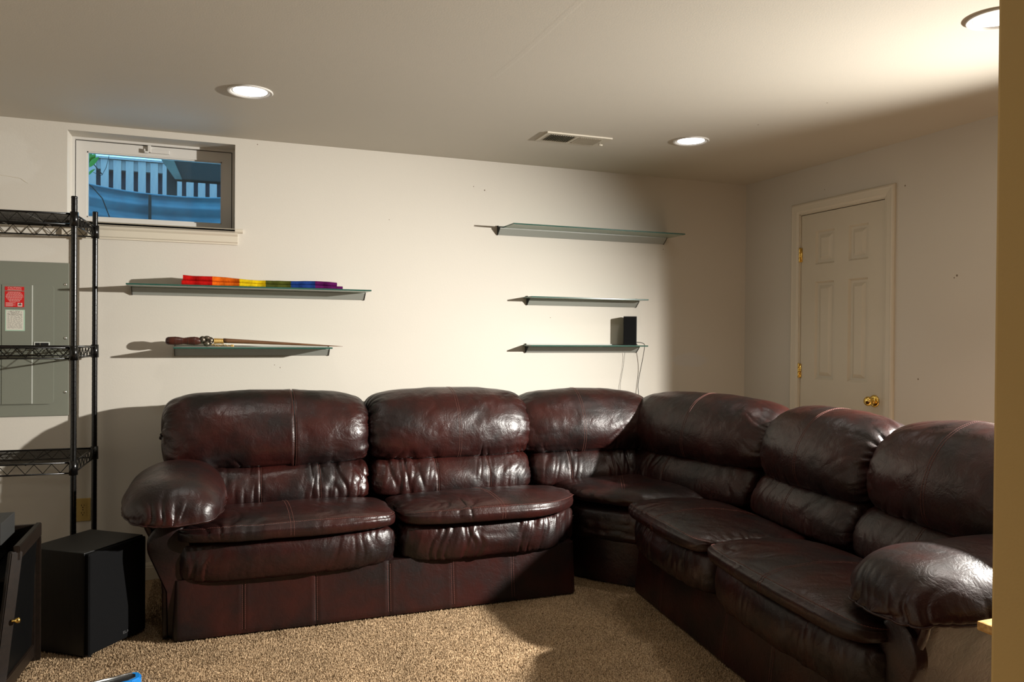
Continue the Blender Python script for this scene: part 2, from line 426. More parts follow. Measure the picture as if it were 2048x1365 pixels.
# carpet pile in the part of the floor that is seen
def carpet_pile():
    sp = .0066
    xs = np.arange(-.75, 2.15, sp); ys = np.arange(2.15, 4.42, sp)
    X, Y = np.meshgrid(xs, ys); X = X.ravel(); Y = Y.ravel()
    X = X+RNG.uniform(-.5, .5, X.size)*sp; Y = Y+RNG.uniform(-.5, .5, Y.size)*sp
    keep = (Y < 3.52) | (X < -.12) | ((X > 1.6) & (Y < 3.70))
    keep &= ~((X > 1.99)); keep &= ~((X < -.3) & (Y > 3.75))
    X = X[keep]; Y = Y[keep]; n = X.size
    h = RNG.uniform(.006, .011, n); a = RNG.uniform(0, 2*PI, n); w = RNG.uniform(.0026, .0042, n)
    lean = RNG.normal(0, .0035, (n, 2))
    V = np.zeros((n, 4, 3))
    for k in range(3):
        V[:, k, 0] = X+w*np.cos(a+2*PI*k/3); V[:, k, 1] = Y+w*np.sin(a+2*PI*k/3)
    V[:, 3, 0] = X+lean[:, 0]; V[:, 3, 1] = Y+lean[:, 1]; V[:, 3, 2] = h
    base = (np.arange(n)*4)[:, None, None]
    F = (base+np.array([[0, 1, 3], [1, 2, 3], [2, 0, 3]])[None]).reshape(-1, 3)
    me = fast_mesh('carpet_pile', V.reshape(-1, 3), F)
    link('carpet_pile', me, M['carpet'], floor, kind='stuff')
carpet_pile()

# baseboards
def board_prof():   # (depth from wall, z)
    return [(0, 0), (.014, 0), (.014, .062), (.011, .068), (.011, .074), (.007, .082), (.004, .088), (0, .088)]
MB().prism([(D-d, z) for d, z in board_prof()], XL, XR-.02, 'x').build('baseboard_back', M['trim'], kind='structure')
b = MB()
for y0, y1 in ((2.57, DY0-.075), (DY1+.075, D)):
    b.prism([(XR-d, z) for d, z in board_prof()], y0, y1, 'y')
b.build('baseboard_right', M['trim'], kind='structure')

# nail holes, specks and a lifted paint edge
def speck(parent, c, ax, r):
    b = MB(); b.lathe([(r, 0), (r*.6, -.0006), (.0003, -.0008)], 8, c, ax, cap=False); b.build('nail_hole', M['dark_speck'], parent)
for x, z, r in ((1.51, 2.163, .0045), (1.44, 2.18, .003), (2.76, 1.865, .003), (.30, 1.115, .0025), (.33, 1.10, .003), (.205, 2.315, .003), (.93, 1.95, .0025), (1.95, 1.40, .0025)):
    speck(wall_back, (x, D, z), 'y', r)
for x, y, r in ((2.50, 3.16, .005), (.60, 2.30, .004), (2.55, 2.75, .004)):
    b = MB(); b.lathe([(r, H), (.0003, H-.0008)], 8, (x, y, 0), 'z', cap=False); b.build('speck', M['dark_speck'], ceiling)
wr_ = bpy.data.objects['wall_right']
for y, z, r in ((3.115, 2.10, .005), (2.80, 1.60, .006), (2.815, 1.59, .004), (3.02, 1.075, .005), (3.7, 2.18, .003)):
    b = MB(); b.lathe([(r, XR), (.0003, XR-.0008)], 8, (0, y, z), 'x', cap=False); b.build('nail_hole', M['dark_speck'], wr_)
b = MB(); b.tube([(-1.10, D-.0002, 2.06), (-.991, D-.0002, 2.053), (-.905, D-.0002, 2.043), (-.89, D-.0002, 2.032), (-.872, D-.0002, 2.020)], [.0006, .0010, .0012, .002, .0008], 5)
b.build('lifted_paint', M['trim'], wall_back)

# ------------------------------------------------------------------ door
door = empty('door_1', (0, 0, 0), kind='structure', label='cream six panel door with brass knob behind the sofa')
def casing():
    prof = [(0, 0), (.0, .010), (.010, .012), (.016, .016), (.045, .019), (.052, .021), (.060, .019), (.066, .012), (.066, 0)]  # (outward from opening, thickness)
    b = MB(); n = len(prof)
    path = lambda d: [(DY1+.006+d, 0), (DY1+.006+d, DZ+.006+d), (DY0-.006-d, DZ+.006+d), (DY0-.006-d, 0)]
    vs = []
    for d, t in prof:
        for (y, z) in path(d): vs.append((XR-t, y, z))
    fs = [(i*4+k, i*4+k+1, (i+1)*4+k+1, (i+1)*4+k) for i in range(n-1) for k in range(3)]
    b.add(vs, fs)
    return b.build('casing', M['trim'], door)
casing()
b = MB()   # jamb lining
b.box(XR-.004, XR+.11, DY1-.0, DY1+.012, 0, DZ+.012); b.box(XR-.004, XR+.11, DY0-.012, DY0, 0, DZ+.012); b.box(XR-.004, XR+.11, DY0-.012, DY1+.012, DZ, DZ+.012)
b.build('jamb', M['trim'], door)
ya, yb, za, zb = DY0+.0045, DY1-.003, .012, DZ-.004
cols = [(3.365, 3.510), (3.622, 3.776)]
rows = [(.22, .84), (1.033, 1.630), (1.735, 1.939)]
b = MB(); x0, x1 = XR+.004, XR+.040
ycuts = [ya, cols[0][0], cols[0][1], cols[1][0], cols[1][1], yb]
zcuts = [za]+[z for r in rows for z in r]+[zb]
for i in range(5):
    for j in range(7):
        if i in (1, 3) and j in (1, 3, 5): continue
        b.box(x0, x1, ycuts[i], ycuts[i+1], zcuts[j], zcuts[j+1])
slab = b.build('door_slab', M['door'], door)
for (y0, y1) in cols:
    for (z0, z1) in rows:
        loops = [(0, 0), (.010, .013), (.024, .013), (.046, .002)]
        vs = []
        for ins, dep in loops:
            vs += [(x0+dep, y0+ins, z0+ins), (x0+dep, y1-ins, z0+ins), (x0+dep, y1-ins, z1-ins), (x0+dep, y0+ins, z1-ins)]
        fs = [(l*4+k, l*4+(k+1) % 4, (l+1)*4+(k+1) % 4, (l+1)*4+k) for l in range(3) for k in range(4)]+[(12, 13, 14, 15)]
        MB().add(vs, fs).build('door_panel', M['door'], slab)
for z in (.25, 1.080, 1.803):
    b = MB()
    b.lathe([(.0055, -.044), (.0065, -.043), (.0065, -.016), (.0058, -.015), (.0065, -.014), (.0065, .014), (.0058, .015), (.0065, .016), (.0065, .043), (.003, .047)], 10, (XR-.006, DY1+.0015, z))
    b.box(XR-.003, XR+.004, DY1-.012, DY1+.014, z-.044, z+.044)
    b.build('hinge', M['brass'], door, True)
knob_y, knob_z = 3.308, .937
b = MB()
b.lathe([(.0, .0), (.034, 0), (.034, -.004), (.030, -.008), (.022, -.010), (.012, -.012), (.010, -.022), (.014, -.028), (.022, -.034), (.0265, -.043), (.0265, -.050), (.022, -.058), (.012, -.062), (0.001, -.063)], 28, (x0, knob_y, knob_z), 'x', cap=False)
b.build('knob', M['brass'], door, True)

# ------------------------------------------------------------------ window
win = empty('window_1', (0, 0, 0), kind='structure', label='small white basement hopper window with white sash')
yf = D+WD          # inner face of the frame
b = MB()           # drywall return is the wall box itself; frame in front of the sash
fw = .012
for (xa, xb, z0, z1) in ((WX0, WX0+fw, WZ0, WZ1), (WX1-fw, WX1, WZ0, WZ1), (WX0+fw, WX1-fw, WZ1-fw, WZ1), (WX0+fw, WX1-fw, WZ0, WZ0+.010)):
    b.box(xa, xb, yf-.012, yf+.06, z0, z1)
frame = b.build('frame', M['white'], win)
sx0, sx1, sz0, sz1 = WX0+fw+.004, WX1-fw-.004, WZ0+.012, WZ1-fw-.004
b = MB(); sw = .062
gx0, gx1, gz0, gz1 = sx0+.050, sx1-.050, sz0+.033, sz1-.052
for (xa, xb, z0, z1) in ((sx0, gx0, sz0, sz1), (gx1, sx1, sz0, sz1), (gx0, gx1, gz1, sz1), (gx0, gx1, sz0, gz0)):
    b.box(xa, xb, yf, yf+.045, z0, z1)
# glazing bead
for (xa, xb, z0, z1) in ((gx0, gx0+.006, gz0, gz1), (gx1-.006, gx1, gz0, gz1), (gx0, gx1, gz1-.006, gz1), (gx0, gx1, gz0, gz0+.006)):
    b.box(xa, xb, yf+.008, yf+.036, z0, z1)
sash = b.build('sash', M['white'], win)
b = MB(); b.box(gx0+.004, gx1-.004, yf+.020, yf+.024, gz0+.004, gz1-.004); b.build('pane', M['pane'], sash)
b = MB(); b.box(sx0-.004, sx1+.004, yf+.045, yf+.06, sz0-.002, sz1+.004)
# dark strips painted as the shade in the sash gap
b = MB()
for (xa, xb, z0, z1) in ((sx0-.004, sx0, sz0, sz1+.004), (sx1, sx1+.004, sz0, sz1+.004), (sx0, sx1, sz1, sz1+.004)):
    b.box(xa, xb, yf+.012, yf+.05, z0, z1)
b.build('gap_shade', M['dark_gap'], win)
lx = -.335
b = MB(); b.rbox(lx-.012, lx+.004, yf-.018, yf, sz1-.034, sz1+.002, .002); b.rbox(lx, lx+.095, yf-.014, yf-.002, sz1-.037, sz1-.017, .003); b.rbox(lx-.030, lx-.008, yf-.020, yf-.006, sz1-.040, sz1-.030, .002)
b.rbox(lx-.030, lx-.024, yf-.020, yf-.008, sz1-.040, sz1-.018, .002)
b.build('latch', M['white'], win)
b = MB()           # stool and apron below the opening
b.prism([(D+WD, 1.846), (D-.036, 1.846), (D-.040, 1.840), (D-.040, 1.832), (D-.036, 1.826), (D+WD, 1.826)], WX0+.0, WX1-.0, 'x')
b.prism([(D+.0, 1.846), (D-.036, 1.846), (D-.040, 1.840), (D-.040, 1.832), (D-.036, 1.826), (D, 1.826)], WX0-.04, WX1+.04, 'x')
b.build('stool', M['trim'], win)
ap = [(0, 1.826), (.030, 1.826), (.026, 1.815), (.018, 1.806), (.018, 1.775), (.012, 1.770), (.012, 1.762), (0, 1.762)]
MB().prism([(D-d, z) for d, z in ap], WX0-.020, WX1+.014, 'x').build('apron', M['trim'], win)

# ------------------------------------------------------------------ recessed lights and register
def downlight(x, y, label, power=1.3):
    t = empty('recessed_light', (x, y, H), label=label, cat='ceiling light', group='recessed ceiling lights')
    b = MB(); b.lathe([(.095, 0), (.096, -.003), (.093, -.006), (.086, -.006), (.078, -.002), (.074, .004), (.072, .012), (.0715, .02)], 48, (0, 0, 0), cap=False)
    auto_smooth(b.build('trim_ring', M['white'], t), 40)
    b = MB(); b.lathe([(.0, -.0008), (.070, -.0008), (.072, -.0004)], 48, (0, 0, 0), cap=False); b.build('lens', M['lens'], t)
    l = bpy.data.lights.new('downlight_lamp', 'AREA'); l.shape = 'DISK'; l.size = .13; l.energy = power; l.color = (1, .96, .88); l.spread = math.radians(105)
    lo = bpy.data.objects.new('downlight_lamp', l); COL.objects.link(lo); lo.location = (x, y, H-.004)
    return t
downlight(.133, 3.565, 'round lit recessed ceiling light nearest the basement window')
downlight(2.376, 3.556, 'round lit recessed ceiling light beside the ceiling air register')
downlight(.135, 1.80, 'round lit recessed ceiling light above and left of the camera', 1.5)
downlight(2.390, 1.815, 'round lit recessed ceiling light partly cut off by the tan wall end', 3.5)

t = empty('air_register', (1.776, 3.755, H), rz=-.02, label='white rectangular ceiling air register with two banks of louvers', cat='vent')
W2, L2 = .088, .186
b = MB()
for (xa, xb, y0, y1) in ((-L2, -L2+.030, -W2, W2), (L2-.045, L2, -W2, W2), (-L2+.030, L2-.045, W2-.026, W2), (-L2+.030, L2-.045, -W2, -W2+.026), (-.010, .006, -W2+.026, W2-.026)):
    b.box(xa, xb, y0, y1, -.007, 0)
b.build('frame', M['vent'], t)
b = MB(); b.box(-L2+.02, L2-.03, -W2+.02, W2-.02, -.0012, -.0004); b.build('duct_opening', M['dark_gap'], t)
for bank, (xa, xb, ang) in enumerate(((-L2+.032, -.012, -.75), (.008, L2-.047, .75))):
    for i in range(11):
        x = xa+(xb-xa)*(i+.5)/11
        b = MB(); b.box(-.0062, .0062, -W2+.026, W2-.026, -.0006, .0006)
        o = b.build('louver', M['vent'], t); o.location = (x, 0, -.006); o.rotation_euler = (0, ang, 0)
b = MB(); b.tube([(L2-.030, .01, -.006), (L2-.030, .0, -.020)], .003, 8); b.tube([(L2-.042, -.002, -.020), (L2-.018, -.002, -.020)], .004, 8)
b.build('lever', M['vent'], t, True)
t = None

# ------------------------------------------------------------------ outside the window
M_out = []
b = MB(); b.box(-6, 6, 5.45, 14, 1.6, 1.95); b.build('ground_outside', M['soil'], kind='structure')
well = empty('window_well', (0, 0, 0), label='blue corrugated metal window well outside the basement window', cat='window well')
def build_well():
    cx, rx, ry, y0 = -.22, .62, .72, D+.25
    na, nz = 60, 66; vs = []; fs = []
    for j in range(nz):
        z = 1.62+(2.155-1.62)*j/(nz-1)
        w = .012*math.sin(j/(nz-1)*2*PI*5.5)
        for i in range(na+1):
            a = PI*i/na
            vs.append((cx-(rx+w)*math.cos(a), y0+(ry+w)*math.sin(a)**.9 if 0 < i < na else y0, z))
    for j in range(nz-1):
        for i in range(na): fs.append((j*(na+1)+i, j*(na+1)+i+1, (j+1)*(na+1)+i+1, (j+1)*(na+1)+i))
    b = MB(); b.add(vs, fs); o = b.build('corrugated_wall', M['well'], well, True)
    rim = [(cx-(rx)*math.cos(PI*i/na), y0+ry*max(0, math.sin(PI*i/na))**.9, 2.158) for i in range(na+1)]
    MB().tube(rim, .007, 8).build('rim', M['well'], well, True)
    MB().rbox(-.40, -.383, y0+ry-.075, y0+ry-.055, 1.62, 2.15, .003).build('seam_strip', M['deck'], well)
build_well()
fence = empty('board_fence', (0, 9.9, 1.95), label='weathered wooden board fence seen through the window', cat='fence')
for i in range(22):
    x = -1.953+i*.1275; hh = 1.30+.004*math.sin(i*2.3)
    b = MB(); b.box(-.040, .040, -.012, .012, 0, hh)
    o = b.build('board', M['fence'], fence); o.location = (x, -.03, 0)
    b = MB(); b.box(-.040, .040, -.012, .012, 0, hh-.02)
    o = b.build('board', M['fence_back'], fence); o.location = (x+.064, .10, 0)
for z in (.25, 1.19):
    b = MB(); b.box(-2.05, .95, -.018, .088, z, z+.115); b.build('rail', M['fence'], fence)
b = MB(); b.box(-2.05, .95, -.06, .13, 1.305, 1.33); b.build('cap_rail', M['fence'], fence)
deck = empty('deck_frame', (0, 0, 0), label='dark deck beam on a post outside the window', cat='deck')
MB().rbox(-.30, 2.6, 6.55, 6.65, 2.478, 2.80, .01).build('beam', M['deck'], deck)
MB().rbox(-.37, -.295, 6.66, 6.74, 1.95, 2.80, .008).build('post', M['deck'], deck)
b = MB(); b.add([(-.43, 6.50, 2.66), (-.33, 6.50, 2.66), (-.25, 6.50, 2.47), (-.30, 6.50, 2.47), (-.43, 6.54, 2.66), (-.33, 6.54, 2.66), (-.25, 6.54, 2.47), (-.30, 6.54, 2.47)],
    [(0, 1, 2, 3), (7, 6, 5, 4), (0, 4, 5, 1), (1, 5, 6, 2), (2, 6, 7, 3), (3, 7, 4, 0)]); b.build('brace', M['deck_grey'], deck)
plant = empty('leafy_vine', (0, 0, 0), label='green leafy vine at the left edge of the window pane', cat='plant')
b = MB(); b.tube([(-.86, 5.0, 2.17), (-.80, 5.0, 2.30), (-.72, 5.05, 2.31), (-.66, 5.04, 2.25), (-.62, 5.05, 2.20)], .003, 5)
b.tube([(-.66, 5.0, 2.20), (-.62, 5.02, 2.19), (-.60, 5.04, 2.24), (-.585, 5.05, 2.32)], .0016, 5)
b.tube([(-.70, 4.95, 2.14), (-.66, 4.96, 2.11), (-.61, 4.97, 2.05), (-.575, 4.98, 1.95), (-.565, 4.98, 1.85)], .0030, 5)
b.build('stem', M['twig'], plant)
def leaf(loc, L, rot):
    vs = []; fs = []; n = 6
    for i in range(n+1):
        s = i/n; w = .36*L*math.sin(PI*min(1, s*.95+.03))**.8*(1-.3*s)
        y = L*s; z = -.25*L*s*s
        vs += [(-w, y, z+.10*w), (0, y, z-.05*w), (w, y, z+.10*w)]
    for i in range(n):
        for k in range(2): fs.append((i*3+k, i*3+k+1, i*3+k+4, i*3+k+3))
    o = MB().add(vs, fs).build('leaf', M['leaf'], plant, True); o.location = loc; o.rotation_euler = rot
for i, (x, z, L, a) in enumerate([(-.70, 2.29, .085, -1.3), (-.69, 2.27, .09, -1.9), (-.70, 2.24, .085, -2.3), (-.68, 2.235, .075, -2.0), (-.70, 2.21, .07, -2.6), (-.69, 2.19, .05, -1.7), (-.71, 2.26, .08, -2.9)]):
    leaf((x, 5.0+.008*i, z), L, (1.1, .3*math.sin(i*2), a))

# ================================================================== GLASS SHELVES
def shelf(gx0, gx1, bx0, bx1, z, depth, label):
    t = empty('glass_shelf', ((gx0+gx1)/2, D, z), label=label, cat='shelf', group='green glass wall shelves')
    cx = (gx0+gx1)/2; b = MB()
    b.rbox(gx0-cx, gx1-cx, -depth, -.004, -.004, .004, .0012); gp = b.build('glass_panel', [M['shelf_glass'], M['glass_edge']], t)
    gp.data.polygons.foreach_set('material_index', [0 if abs(p.normal.z) > .9 else 1 for p in gp.data.polygons])
    b = MB(); h = .044
    b.prism([(-.001, -.0045), (-.046, -.0045), (-.046, -.009), (-.006, -h), (-.001, -h)], bx0-cx+.002, bx1-cx-.002, 'x')
    b.prism([(-.001, .010), (-.012, .010), (-.012, .0045), (-.001, .0045)], bx0-cx+.002, bx1-cx-.002, 'x')
    br = b.build('bracket', M['bracket'], t)
    for x in (bx0-cx, bx1-cx-.003):
        b = MB(); b.prism([(0, .012), (-.014, .012), (-.018, .004), (-.048, -.0045), (-.048, -.010), (-.008, -h-.002), (0, -h-.002)], x, x+.003, 'x'); b.build('end_cap', M['deck'], br)
    return t
shelf(1.618, 2.790, 1.592, 2.760, 1.941, .212, 'topmost long green glass shelf on the wall, empty, right of centre')
shelf(1.765, 2.570, 1.788, 2.556, 1.520, .14, 'short empty glass shelf above the shelf holding the small speaker')
shelf(1.765, 2.570, 1.781, 2.562, 1.226, .14, 'short glass shelf carrying the small black speaker')
shelf(-.416, .792, -.407, .789, 1.526, .21, 'long glass shelf carrying the folded rainbow cloth')
shelf(-.202, .586, -.204, .592, 1.211, .20, 'short glass shelf carrying the wooden dagger')

# folded rainbow cloth
t = empty('folded_cloth', (0, D, 1.5302), label='folded rainbow striped knitted cloth lying on a glass shelf', cat='cloth')
def cloth():
    xs = [-.165, -.020, .111, .241, .369, .495, .640]
    cs = [('red', (.62, .008, .006)), ('orange', (.80, .14, .006)), ('yellow', (.80, .55, .006)), ('green', (.075, .085, .012)), ('blue', (.012, .045, .22)), ('purple', (.11, .006, .10))]
    def sect(x):
        k = (x+.165)/.805
        h = .053-.020*min(1, k*1.8)+.009*math.exp(-((k-.78)/.12)**2)
        hl = h*.46
        w0, w1 = -.185, -.035
        w0 += .004*math.sin(x*40)+.003*math.sin(x*97)
        def layer(z0, z1, f0, f1, n=9):
            r = (z1-z0)/2; zc = (z0+z1)/2
            front = [(f0+r*.8-r*.8*math.cos(a), zc-r*math.sin(a)) for a in np.linspace(PI/2, -PI/2, n)]
            back = [(f1-r*.6+r*.6*math.cos(a), zc+r*math.sin(a)) for a in np.linspace(PI/2, -PI/2, n)]
            return front+back
        wob = .0025*math.sin(x*23+1)
        return layer(.0003, hl, w0, w1), layer(hl+.0002, h+wob, w0+.006+.004*math.sin(x*31), w1)
    for (nm, c), xa, xb in zip(cs, xs[:-1], xs[1:]):
        b = MB(); nn = 10
        for L in (0, 1):
            xe = xb if (nm != 'purple' or L == 0) else xb-.03
            xst = xa if nm != 'red' else xa+(.006 if L == 1 else 0)
            rings = [[(x, p[0], p[1]) for p in sect(x)[L]] for x in np.linspace(xst, xe, nn)]
            m_ = len(rings[0]); vs = [p for r in rings for p in r]
            fs = [(i*m_+k, i*m_+(k+1) % m_, (i+1)*m_+(k+1) % m_, (i+1)*m_+k) for i in range(nn-1) for k in range(m_)]
            fs += [tuple(range(m_)), tuple((nn-1)*m_+k for k in range(m_))]
            b.add(vs, fs)
        mt = mat(nm+'_knit', c, .9, col2=tuple(q*.75 for q in c), nscale=120, bump=.5, bscale=500, stretch=(1, .5, .5), spec=.1)
        auto_smooth(b.build('stripe', mt, t, label=nm+' stripe'), 50)
cloth()

# wooden dagger with a cord-wrapped hilt
t = empty('wooden_dagger', (0, D-.115, 1.2154), label='brown wooden dagger with turned handle and gold chain on a glass shelf', cat='dagger')
b = MB(); b.lathe([(.002, -.242), (.014, -.240), (.0195, -.232), (.0215, -.218), (.0222, -.197), (.0208, -.180), (.0168, -.162), (.0162, -.155), (.0182, -.143), (.0212, -.125), (.0222, -.106), (.0205, -.090), (.016, -.080), (.010, -.060)], 20, (0, 0, .030), 'x')
b.build('handle', M['handle_wood'], t, True)
r_h = lambda x: float(np.interp(x, [-.232, -.218, -.197, -.180, -.162, -.155, -.143, -.125, -.106], [.0195, .0215, .0222, .0208, .0168, .0162, .0182, .0212, .0222]))
b = MB()
for q in range(5):
    x = -.226+q*.030; b.lathe([(r_h(x)+.0002, x-.0008), (r_h(x)+.0006, x), (r_h(x)+.0002, x+.0008)], 20, (0, 0, .030), 'x', cap=False)
b.build('handle_ring', M['dark_gap'], t, True)
b = MB()
def blob(b, c, r, sx=1, sy=1, sz=1, n=12):
    prof = [(max(.001, r*math.sin(PI*i/10)), -r*math.cos(PI*i/10)) for i in range(11)]
    b2 = MB(); b2.lathe(prof, n); b.add([(c[0]+v[0]*sx, c[1]+v[1]*sy, c[2]+v[2]*sz) for v in b2.v], b2.f)
blob(b, (-.066, 0, .036), .020, .9, 1, 1); blob(b, (-.045, -.004, .046), .014, 1.3, 1, .8); blob(b, (-.045, -.012, .016), .0155, 1.1, 1, 1); blob(b, (-.030, 0, .033), .015, 1.3, 1, 1.2); blob(b, (-.028, -.012, .022), .010)
b.build('guard', M['pewter'], t, True)
b = MB()
for i in range(8):
    x = -.012+i*.0062
    b.lathe([(.0142-i*.0002, x), (.0160-i*.0002, x+.0031), (.0142-i*.0002, x+.0062)], 14, (0, 0, .030), 'x', cap=False)
b.build('cord_wrap', M['gold_cord'], t, True)
b = MB()
for i in range(13):
    x = -.022+i*.0075; z = .006+.006*math.sin(i*.5+1)**2; a = (i % 2)*PI/2
    ring = []
    for k in range(8):
        q = 2*PI*k/8; p = Vector((.0050*math.cos(q), .0034*math.sin(q)*math.cos(a), .0034*math.sin(q)*math.sin(a)))
        ring.append(Vector((x, -.026, z))+p)
    b.tube(ring, .0012, 5, close=True)
b.rbox(.070, .086, -.030, -.022, .001, .012, .002)
b.build('chain', M['gold_cord'], t, True)
b = MB(); vs = []; fs = []; nn = 30
for i in range(nn+1):
    s = i/nn; x = .036+s*.617; w = .0145*(1-s)**.75+.0008; th = .0125*(1-s)**.8+.0007; zc = .029*(1-s)+.0035
    for k in range(10):
        a = 2*PI*k/10; vs.append((x, w*math.cos(a), zc+th*math.sin(a)))
for i in range(nn):
    for k in range(10): fs.append((i*10+k, i*10+(k+1) % 10, (i+1)*10+(k+1) % 10, (i+1)*10+k))
fs += [tuple(range(10)), tuple(nn*10+k for k in range(10))]
b.add(vs, fs).build('blade', M['blade_wood'], t, True)

# small speaker with its leads
t = empty('small_speaker', (2.474, D-.074, 1.2302), rz=-.50, label='small black satellite speaker standing on a glass shelf', cat='speaker')
b = MB(); b.rbox(-.042, .042, -.042, .042, 0, .184, .003); b.build('cabinet', M['black_plastic'], t)
b = MB(); b.rbox(-.039, .039, -.0455, -.0418, .006, .180, .0015); b.build('grille', M['black_cloth'], t)
def smooth_path(P, n=8):
    P = [Vector(p) for p in P]; out = []
    for i in range(len(P)-1):
        p0 = P[max(i-1, 0)]; p1 = P[i]; p2 = P[i+1]; p3 = P[min(i+2, len(P)-1)]
        for k in range(n):
            s = k/n
            out.append(.5*((2*p1)+(p2-p0)*s+(2*p0-5*p1+4*p2-p3)*s*s+(3*p1-p0-3*p2+p3)*s**3))
    out.append(P[-1]); return out
b = MB(); b.tube(smooth_path([(2.500, D-.035, 1.242), (2.530, D-.06, 1.249), (2.575, D-.075, 1.240), (2.588, D-.06, 1.205), (2.590, D-.03, 1.12), (2.583, D-.012, 1.04), (2.573, D-.010, .97), (2.572, D-.02, .90), (2.58, D-.02, .70)]), .0022, 6)
tag(b.build('speaker_cable', M['cord'], None, True), 'black cable looping from the small speaker down behind the sofa', 'cable')
b = MB(); b.tube(smooth_path([(2.47, D-.018, 1.182), (2.470, D-.010, 1.15), (2.462, D-.008, 1.08), (2.447, D-.008, 1.00), (2.440, D-.012, .93), (2.44, D-.012, .7)]), .0011, 6)
tag(b.build('thin_wire', M['cord'], None, True), 'thin dark wire hanging below the lowest right glass shelf', 'cable')

# ================================================================== LEATHER SECTIONAL
def cr_closed(P, n):
    """smooth closed curve through control points, n points equally spaced by length"""
    P = np.array(P, float); K = len(P); out = []
    for i in range(K):
        p0, p1, p2, p3 = P[(i-1) % K], P[i], P[(i+1) % K], P[(i+2) % K]
        s = np.linspace(0, 1, 24, endpoint=False)[:, None]
        out.append(.5*((2*p1)+(p2-p0)*s+(2*p0-5*p1+4*p2-p3)*s**2+(3*p1-p0-3*p2+p3)*s**3))
    C = np.vstack(out); C2 = np.vstack([C, C[:1]])
    L = np.concatenate([[0], np.cumsum(np.linalg.norm(np.diff(C2, axis=0), axis=1))])
    q = np.linspace(0, L[-1], n, endpoint=False)
    return np.stack([np.interp(q, L, C2[:, k]) for k in range(2)], 1), L[-1]

class Pillow:
    """a stuffed cushion: a closed profile swept along an axis, drawn in at both ends"""
    def __init__(s, prof, a0, a1, nu=150, nv=110, p=5., q=3.5, crown=0., bow=0., shift=None):
        pr, L = cr_closed(prof, nv)
        # make counter-clockwise
        A = np.sum(pr[:, 0]*np.roll(pr[:, 1], -1)-np.roll(pr[:, 0], -1)*pr[:, 1])
        if A < 0: pr = pr[::-1]
        s.pr, s.L = pr, L
        c = pr.mean(0); s.c = c
        t = np.linspace(-PI/2+1e-3, PI/2-1e-3, nu)
        # resample t so that columns are even along the axis but dense at the ends
        sn = np.sign(np.sin(t))*np.abs(np.sin(t))**(2/p); k = np.abs(np.cos(t))**(2/q)
        hw = (a1-a0)/2
        arc = np.concatenate([[0], np.cumsum(np.hypot(np.diff(sn*hw), np.diff(k)*.18))])
        tt = np.interp(np.linspace(0, arc[-1], nu), arc, t)
        sn = np.sign(np.sin(tt))*np.abs(np.sin(tt))**(2/p); k = np.abs(np.cos(tt))**(2/q)
        s.S = sn[:, None]*np.ones((1, nv)); s.K = k
        s.U = (a0+a1)/2+hw*s.S; s.hw = hw
        V = c[0]+(pr[None, :, 0]-c[0])*k[:, None]; Z = c[1]+(pr[None, :, 1]-c[1])*k[:, None]
        zr = (pr[:, 1]-c[1]); zr = np.clip(zr/zr.max(), 0, 1)
        Z = Z-crown*(sn**2)[:, None]*zr[None]
        vr = (c[0]-pr[:, 0]); vr = np.clip(vr/vr.max(), 0, 1)
        V = V+bow*(sn**2)[:, None]*vr[None]
        s.V, s.Z = V, Z
        s.Wd = (np.arange(nv)/nv*L)[None, :]*np.ones((nu, 1))
        s.P = np.stack([s.U, V, Z], 2)
        if shift is not None: s.P = shift(s, s.P)
        s.nu, s.nv = nu, nv
    def normals(s):
        P = s.P
        du = np.gradient(P, axis=0); dv = np.roll(P, -1, 1)-np.roll(P, 1, 1)
        n = np.cross(dv, du); l = np.linalg.norm(n, axis=2, keepdims=True); n = n/np.maximum(l, 1e-12)
        # outward check
        out = np.mean(np.sum(n*(P-P.reshape(-1, 3).mean(0)), 2))
        return n if out > 0 else -n
    def displace(s, d):
        s.P = s.P+s.normals()*d[..., None]; return s
    def faces(s):
        nu, nv = s.nu, s.nv
        i = np.arange(nu-1)[:, None]*nv; j = np.arange(nv)[None]; j2 = (j+1) % nv
        return np.stack([i+j, i+j2, i+nv+j2, i+nv+j], 2).reshape(-1, 4)
    def build(s, name, frame, parent, matr=None, sub=None):
        V = frame(s.P.reshape(-1, 3)); F = s.faces()
        me = fast_mesh(name, V, F)
        bm = bmesh.new(); bm.from_mesh(me); bmesh.ops.recalc_face_normals(bm, faces=bm.faces[:])
        bmesh.ops.holes_fill(bm, edges=[e for e in bm.edges if e.is_boundary], sides=0); bm.to_mesh(me); bm.free()
        s.frame = frame
        s.obj = link(name, me, matr or M['leather'], parent, True)
        return s.obj
    # --- stitched seams
    def col_at(s, u):
        return int(np.argmin(np.abs(s.U[:, 0]-u)))
    def seam_col(s, u, rows, off=.006):
        """two stitch rows beside a seam across the cushion, rows = index list round the profile"""
        n = s.normals(); lines = []
        for o in (-off, off):
            x = np.clip(u+o, s.U[0, 0], s.U[-1, 0]); i = np.searchsorted(s.U[:, 0], x); i = min(max(i, 1), s.nu-1)
            f = (x-s.U[i-1, 0])/max(1e-9, s.U[i, 0]-s.U[i-1, 0])
            lines.append([(s.P[i-1, r]*(1-f)+s.P[i, r]*f)+n[i, r]*.0006 for r in rows])
        return lines
    def seam_row(s, r, cols):
        n = s.normals()
        return [[s.P[i, r]+n[i, r]*.0006 for i in cols]]

def stitches(lines, frame, parent, name='stitching'):
    b = MB()
    for ln in lines:
        P = frame(np.array(ln)); L = np.concatenate([[0], np.cumsum(np.linalg.norm(np.diff(P, axis=0), axis=1))])
        x = 0
        while x+.006 < L[-1]:
            a, c = [np.array([np.interp(q, L, P[:, k]) for k in range(3)]) for q in (x, x+.006)]
            b.tube([a, c], .0009, 4); x += .0085
    if b.v: return b.build(name, M['stitch'], parent)

